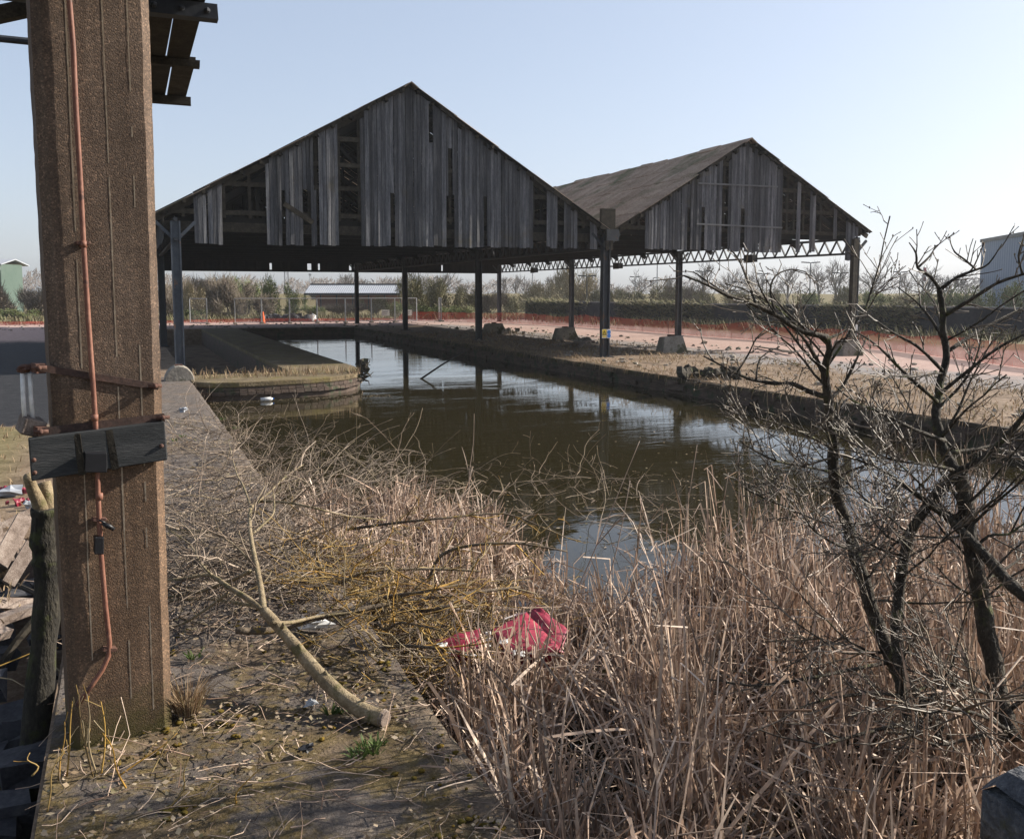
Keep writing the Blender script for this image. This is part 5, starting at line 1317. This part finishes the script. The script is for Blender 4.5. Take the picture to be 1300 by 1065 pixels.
for k in range(420):
    x = rg.uniform(1.7,6.6); y = 28.0+rg.gauss(0,.5); 
    if y < 27.2: continue
    p = V((x,y,.02)); a = rg.uniform(0,6.28); q = p+V((cos(a)*.1, sin(a)*.1, rg.uniform(.08,.3))); dg.strip([p,p.lerp(q,.6),q], [.012,.009,.002], V((-sin(a), cos(a), 0)))
for k in range(500):
    x = rg.uniform(-4.5,-.6); y = rg.uniform(7.5,19.5); p = V((x,y,.0)); tuft(dg, p, 4, .12, .12, .006, rg, .9)
tag(dg.build('dry_grass', M['drygrass']), kind='stuff')

# ------------------------------------------------------------------ far bushes and trees
TW = {}
def fmat(name, cols): return islandmat(name, cols, .9, .1)
M['scrub_brown'] = fmat('scrub_brown', [(.075,.058,.045),(.12,.095,.075),(.16,.13,.105),(.10,.085,.05),(.20,.17,.14)])
M['scrub_green'] = fmat('scrub_green', [(.045,.06,.02),(.07,.095,.03),(.105,.13,.045),(.09,.085,.045),(.14,.155,.065)])
M['scrub_olive'] = fmat('scrub_olive', [(.075,.07,.035),(.12,.108,.06),(.165,.145,.09),(.09,.095,.04),(.20,.175,.12)])
M['scrub_gold'] = fmat('scrub_gold', [(.16,.13,.075),(.24,.20,.12),(.32,.275,.175),(.20,.165,.10),(.14,.12,.07)])
M['bare'] = fmat('bare_far', [(.075,.062,.055),(.11,.095,.085),(.15,.13,.118)])
M['conifer'] = fmat('conifer', [(.018,.035,.016),(.035,.06,.028),(.055,.08,.04)])
def shrub_mesh(seed, n, size=(1,1,1), tw=.36, leafy=.5):
    """crown of twig slivers and leaf specks in a lumpy dome of unit radius / height"""
    rr = random.Random(seed); mb = MB(); lumps = [V((rr.uniform(-.75,.75), rr.uniform(-.6,.6), rr.uniform(.12,.72))) for _ in range(13)]; rad = [rr.uniform(.22,.42) for _ in lumps]
    for k in range(n):
        i = rr.randrange(len(lumps)); d = V((rr.gauss(0,1), rr.gauss(0,1), rr.gauss(0,1)))
        d.normalize(); p = lumps[i]+d*rad[i]*(rr.random()**.45)
        if p.z < .0: p.z = rr.uniform(0,.15)
        g = (V((p.x,p.y,p.z+.25)).normalized()*.8+V((rr.gauss(0,.5), rr.gauss(0,.5), rr.gauss(0,.5)+.35))).normalized()
        if rr.random() < leafy:
            s_ = rr.uniform(.018,.046); u = rdir(rr, g, 1.2); w_ = g.cross(u); mb.add([p-u*s_, p+w_*s_*.7, p+u*s_, p-w_*s_*.7], [(0,1,2,3)])
        else:
            L = tw*rr.uniform(.3,1); sd_ = g.orthogonal().normalized(); mb.strip([p, p+g*L*.5+V((rr.gauss(0,.02),0,0)), p+g*L], [.009,.007,.003], sd_)
    return mb
def stems_mesh(seed):
    rr = random.Random(seed); mb = MB()
    for k in range(9): limb(mb, rr, V((rr.uniform(-.4,.4), rr.uniform(-.3,.3), -.02)), V((rr.gauss(0,.4), rr.gauss(0,.4), 1)), rr.uniform(.5,.9), .022, .006, 5, .15, .02, 4)
    return mb
SH = {}
for kind, leafy, tw in (('brown',.25,.34),('green',.8,.22),('olive',.6,.28),('gold',.55,.34)):
    SH[kind] = [(shrub_mesh(hash_, 4600, leafy=leafy, tw=tw), stems_mesh(hash_+1)) for hash_ in ((11,23) if kind != 'gold' else (31,))]
cache = {}
def bush(px, D, wpx, top, kind, label, var=0, base=0):
    """px centre, distance, width in px, top y in px -> a bush of that real size there"""
    c = gp(px, D); h = (371-top)*D/FOC+EYE-base; wd = wpx*D/FOC/2
    var = var % len(SH[kind]); key = (kind, var)
    o = bpy.data.objects.new('bush', None); COL.objects.link(o); o.location = (c.x, c.y, base); o.scale = (wd, wd*.8, h*1.0); o.rotation_euler.z = R.uniform(0,6.28)
    tag(o, label, 'bush', 'scrub bushes beyond the site')
    if key not in cache:
        f, s_ = SH[kind][var]; a = f.build('crown', M['scrub_'+kind]); b_ = s_.build('stems', M['bare'])
        cache[key] = (a.data, b_.data); 
        for q in (a, b_): bpy.data.objects.remove(q)
    for nm, d in zip(('crown','stems'), cache[key]):
        q = bpy.data.objects.new(nm, d); COL.objects.link(q); q.parent = o
    return o
BU = [(-10,92,70,362,'brown','brown scrub bush at the left picture edge below the green shed'),(40,95,60,366,'brown','brown scrub bush between the left edge and the pillar'),(15,84,80,392,'green','low green bush at the left edge above the orange netting'),
 (216,92,60,358,'brown','brown bush behind the front left column'),(246,86,40,362,'gold','small bush with yellow blossom right of the front left column'),(262,100,60,352,'brown','tall brown bush left of the wire fence run'),(292,96,60,356,'brown','brown bush over the first fence panel'),
 (312,104,48,348,'green','tall green-topped bush above the first fence panel'),(345,92,44,352,'green','rounded green bush above the orange cone'),(330,86,50,372,'brown','low brown bush behind the orange cone'),(238,82,60,392,'green','low green bush behind the front left columns'),
 (285,84,60,396,'brown','low straw-coloured bush under the fence rail'),(372,100,40,370,'green','small green bush left of the long pale roof'),(398,96,36,386,'green','green bush under the left end of the long pale roof'),(425,140,60,366,'brown','grey-brown bush behind the long pale roof'),
 (440,96,50,385,'brown','dim brown bush under the middle of the long pale roof'),(478,100,44,378,'olive','olive bush beneath the right end of the long pale roof'),(505,92,34,380,'green','dark green bush just left of the second middle column'),
 (528,98,60,350,'olive','tall olive bush just right of the second middle column'),(556,104,60,348,'olive','tall olive bush midway between second and third middle columns'),(584,104,56,362,'olive','olive bush just left of the third middle column'),(540,86,60,385,'green','low green bush right of the two white notices'),
 (575,86,50,388,'green','low green bush left of the third middle column'),(618,110,54,372,'brown','brown bush right of the third middle column'),(650,112,60,376,'olive','low olive bush at the far end of the lattice girder'),(690,118,60,362,'gold','pale golden bush left of the second lattice column'),
 (730,122,80,342,'gold','large pale golden tree-like bush behind the second lattice column'),(770,116,64,364,'olive','olive bush left of the warning sign column'),(715,104,70,384,'olive','low olive bush under the golden bush'),(800,106,64,366,'olive','olive bush just right of the warning sign column'),
 (835,104,60,360,'olive','olive bush left of the third lattice column'),(868,110,50,362,'brown','brown bush behind the third lattice column'),(900,100,56,372,'olive','low olive bush right of the third lattice column'),(940,104,64,366,'olive','olive bush behind the left branch of the bending shrub'),
 (985,100,60,368,'olive','olive bush behind the kink of the bending shrub'),(1030,98,60,366,'green','green bush left of the right front column'),(1075,96,60,366,'olive','olive bush behind the right front column'),(1115,92,60,366,'green','green bush right of the right front column'),
 (1150,90,56,370,'olive','low olive bush between the right column and the knotted shrub'),(1195,88,60,366,'green','green bush behind the upper fork of the knotted shrub'),(1240,86,60,364,'green','green bush in front of the warehouse corner'),(1285,84,60,352,'green','tall green bush before the warehouse at the right edge'),(1330,82,60,356,'green','green bush beyond the right edge of the warehouse view')]
for k, b_ in enumerate(BU): bush(*b_, var=k)
# ivy and brambles hanging over the black wall: uncountable
iv_ = MB(); ri = random.Random(3)
for k in range(16000):
    t = ri.random()*(len(wp)-1); i = min(int(t), len(wp)-2); f = t-i; x = wp[i][0]+(wp[i+1][0]-wp[i][0])*f; y = wp[i][1]+(wp[i+1][1]-wp[i][1])*f
    c = nz(x*.22, y*.22, 5)+.4*nz(x*.8, y*.8)
    if y < 45: c -= .3
    if y > 58: c += .25
    if c < -.03+ri.uniform(-.12,.25): continue
    z = 1.75*ri.random()**.6; p = V((x-.28-abs(ri.gauss(0,.25))*(1-z/2.2), y+ri.gauss(0,.2), z)); g_ = V((ri.gauss(-.3,.5), ri.gauss(0,.5), ri.uniform(-.2,1))).normalized(); L = ri.uniform(.15,.55)
    iv_.strip([p, p+g_*L*.5, p+g_*L], [.03,.035,.008], g_.orthogonal().normalized())
tag(iv_.build('wall_creeper', M['scrub_olive']), kind='stuff')
us = MB()          # rough growth at the foot of the scrub, both sides of the netting
for k in range(9000):
    if ri.random() < .55: x = ri.uniform(-16,30); y = ri.uniform(79.5,90)
    else:
        t = ri.random()*(len(wp)-1); i = min(int(t), len(wp)-2); f = t-i; x = wp[i][0]+(wp[i+1][0]-wp[i][0])*f-ri.uniform(.5,7); y = wp[i][1]+(wp[i+1][1]-wp[i][1])*f
    if nz(x*.15, y*.15, 1) < -.15+ri.uniform(-.2,.2): continue
    p = V((x,y,0)); a = ri.uniform(0,6.28); g_ = V((cos(a)*.5, sin(a)*.5, 1)).normalized(); L = ri.uniform(.2,.8); us.strip([p,p+g_*L*.6,p+g_*L], [.035,.03,.006], V((-sin(a), cos(a), 0)))
tag(us.build('rough_grass', M['scrub_olive']), kind='stuff')
# bare trees
def tree_mesh(seed, spread=.5, lv=4):
    rr = random.Random(seed); tm = MB(); cm = MB()
    pts, d = limb(tm, rr, V((0,0,0)), V((0,0,1)), .34, .022, .014, 5, .05, .03, 6)
    def grow(p, d, L, r, lvl):
        q, d2 = limb(cm if lvl < lv-1 else tm, rr, p, d, L, r, r*.55, 4, .12, .05, 3, False)
        if lvl == 0: return
        for k in range(rr.randint(3,4)):
            t = rr.uniform(.35,1); i = min(int(t*4), 3); pp = q[i].lerp(q[i+1], t*4-i if t < 1 else 1); grow(pp, rdir(rr, (q[i+1]-q[i]).normalized(), spread*rr.uniform(.5,1.3)), L*rr.uniform(.55,.8), max(r*.55,.0022), lvl-1)
    for k in range(6): grow(pts[rr.randint(2,5)], rdir(rr, V((0,0,1)), spread*rr.uniform(.4,1.4)), rr.uniform(.2,.3), .011, lv)
    return tm, cm
TV = []
for sd_, spr in ((3,.55),(7,.42),(9,.62),(13,.5)):
    a, b_ = tree_mesh(sd_, spr, 3); zmax = max(v[2] for v in b_.v); 
    for q in (a, b_): q.v = [(v[0]/zmax, v[1]/zmax, v[2]/zmax) for v in q.v]
    A = a.build('trunk', M['bare']); B = b_.build('crown', M['bare']); TV.append((A.data, B.data)); bpy.data.objects.remove(A); bpy.data.objects.remove(B)
TR = [(452,165,338,1.3,'wide bare tree behind the long pale roof'),(440,190,346,1.2,'second bare tree behind the left half of the long pale roof'),(490,185,348,1.2,'bare tree above the right end of the long pale roof'),(558,150,342,1.1,'bare tree rising from the tall olive bushes'),
 (300,170,345,.9,'thin bare tree behind the first fence panel'),(640,200,350,.8,'slim hazy bare tree at the end of the right shed'),(668,210,348,.8,'slim hazy bare tree left of the golden bush'),(655,230,346,.7,'faint slender tree in the haze between lattice columns'),
 (812,190,338,1.1,'hazy bare tree right of the warning sign column'),(848,200,350,1.0,'low hazy tree left of the third lattice column'),(892,175,328,1.1,'bare grey tree just right of the third lattice column'),(925,190,338,1.1,'bare grey tree above the shrub branch tip'),(960,170,334,1.2,'broad grey tree behind the shrub branch'),
 (1000,165,336,1.2,'grey tree left of the twin-headed lamp'),(1040,160,330,1.1,'tall grey tree just right of the twin-headed lamp'),(1062,175,326,1.0,'tall grey tree touching the right shed corner post'),(1110,160,326,1.2,'tall grey tree right of the right shed corner'),(1150,180,344,1.0,'low grey tree right of the shed'),
 (1180,140,334,1.5,'broad dark bare tree left of the warehouse'),(1205,150,342,1.4,'broad dark bare tree nearest the warehouse corner'),(1225,170,346,1.2,'low dark tree tucked against the warehouse corner'),(255,190,352,.9,'hazy tree behind the front left column'),(20,180,356,1.1,'hazy tree behind the green shed'),(530,190,350,1.0,'hazy bare tree behind the second middle column'),(590,200,352,1.0,'hazy bare tree behind the third middle column'),(700,230,350,1.2,'faint far tree behind the golden bush'),(760,240,350,1.2,'faint far tree left of the warning sign column')]
for k, (px, D, top, wd, l) in enumerate(TR):
    c = gp(px, D); h = (371-top)*D/FOC+EYE; A, B = TV[k % len(TV)]
    o = bpy.data.objects.new('bare_tree', None); COL.objects.link(o); o.location = c; o.scale = (h*wd, h*wd, h); o.rotation_euler.z = R.uniform(0,6.28); tag(o, l, 'tree', 'bare trees in the distance')
    for nm, d in (('trunk',A),('crown',B)): q = bpy.data.objects.new(nm, d); COL.objects.link(q); q.parent = o
fw = MB(); rf = random.Random(17)      # far wood that closes the horizon, reads as one mass
for k in range(26000):
    px = rf.uniform(-150,1500); D = rf.uniform(230,330); c = gp(px, D); hh = EYE+(3.2+4*nz(px*.012, 1)+2.5*nz(px*.05, 4)); z = max(.2, hh)*rf.random()**.7
    p = V((c.x,c.y,z)); g_ = V((rf.gauss(0,.7), rf.gauss(0,.7), 1)).normalized(); L = rf.uniform(.4,1.5); fw.strip([p,p+g_*L], [.16,.04], g_.orthogonal().normalized())
tag(fw.build('far_wood', M['bare']), kind='stuff')
# street lamps of the car park, masts
def lamp(px, D, top, l, arms=2, w_=.9):
    c = gp(px, D); h = (371-top)*D/FOC+EYE; t = thing('street_lamp', c, l, 'street lamp', 'car park lamps in the distance'); m = MB(); m.tube([c, c+V((0,0,h))], [.10,.06], 6); m.build('pole', M['iron'], t)
    u = V((cos(YAW),-sin(YAW),0))
    for s_ in ((-1,1) if arms == 2 else (1,)):
        m = MB(); a = c+u*s_*.15+V((0,0,h)); e = c+u*s_*(.15+w_*1.15)+V((0,0,h+.06)); m.bar(a, e, .36, .13, j=.01); m.bar(c+V((0,0,h-.05)), a, .08, .08); m.build('lamp_head', M['iron'], t)
lamp(1028,120,334,'twin-headed car park lamp left of the right shed corner'); lamp(892,125,345,'twin-headed car park lamp right of the third lattice column',2,.8); lamp(968,130,348,'twin-headed lamp behind the bending shrub branch',2,.7); lamp(806,150,352,'small twin lamp right of the warning sign column',2,.6); lamp(745,110,351,'twin lamp standing in front of the golden bush',2,.8); lamp(1066,125,347,'twin lamp half hidden by the right shed post',2,.8); lamp(1142,130,346,'lamp right of the right shed corner',2,.7); lamp(829,170,353,'tiny distant lamp left of the third lattice column',1,.6)
def mast(px, D, top, l):
    c = gp(px, D); h = (371-top)*D/FOC+EYE; t = thing('lattice_mast', c, l, 'mast'); m = MB(); s_ = .5
    for (a, b_) in ((-s_,-s_),(s_,-s_),(s_,s_),(-s_,s_)): m.tube([c+V((a,b_,0)), c+V((a*.6,b_*.6,h))], .07, 4)
    m.build('leg', M['galv'], t); m = MB()
    for k in range(int(h)): f = 1-.4*k/h; z = k; m.tube([c+V((-s_*f,-s_*f,z)), c+V((s_*f,-s_*f,z+1))], .04, 4); m.tube([c+V((s_*f,-s_*f,z)), c+V((-s_*f,-s_*f,z+1))], .04, 4)
    m.build('bracing', M['galv'], t)
mast(364,200,322,'thin lattice mast rising behind the dark conifer')
def pole(px, D, top, l):
    c = gp(px, D); h = (371-top)*D/FOC+EYE; t = thing('slim_mast', c, l, 'mast', 'slim masts in the haze'); m = MB(); m.tube([c, c+V((0,0,h))], [.14,.09], 6); m.build('pole', M['galv'], t); m = MB(); m.box(c.x-.25,c.x+.25,c.y-.2,c.y+.2,h-.05,h+.35); m.build('head', M['galv'], t)
pole(676,170,325,'slim mast left of the golden bush'); pole(834,165,318,'tall slim mast left of the third lattice column'); pole(708,170,325,'slim mast above the golden bush'); pole(394,190,350,'short slim mast left of the long pale roof')
# tiny red and white flag sign and pale lorry far right
c = gp(1171,140); t = thing('banner', c, 'small red and white banner on a pole in front of the dark far tree', 'banner'); m = MB(); m.tube([c, c+V((0,0,6.3))], .07, 6); m.build('pole', M['galv'], t); m = MB(); m.box(c.x+.05,c.x+.6,c.y-.03,c.y+.03,4.2,6.2); m.build('flag', M['red'], t); m = MB(); m.box(c.x+.1,c.x+.55,c.y-.05,c.y-.035,4.8,5.5); m.build('white_mark', M['white'], t)
# ------------------------------------------------------------------ light haze over the whole place
hz = MB(); hz.box(-640, 640, -60, 640, -2.3, 26)
ho = hz.build('haze', bpy.data.materials.new('haze_air')); tag(ho, kind='stuff')
hm = ho.data.materials[0]; hm.use_nodes = True; hn = hm.node_tree; hn.nodes.clear()
out = hn.nodes.new('ShaderNodeOutputMaterial'); pv = hn.nodes.new('ShaderNodeVolumePrincipled'); pv.inputs['Color'].default_value = (.9,.95,1,1); pv.inputs['Density'].default_value = .0003; pv.inputs['Anisotropy'].default_value = .2
hn.links.new(pv.outputs[0], out.inputs['Volume'])
S.cycles.volume_bounces = 1
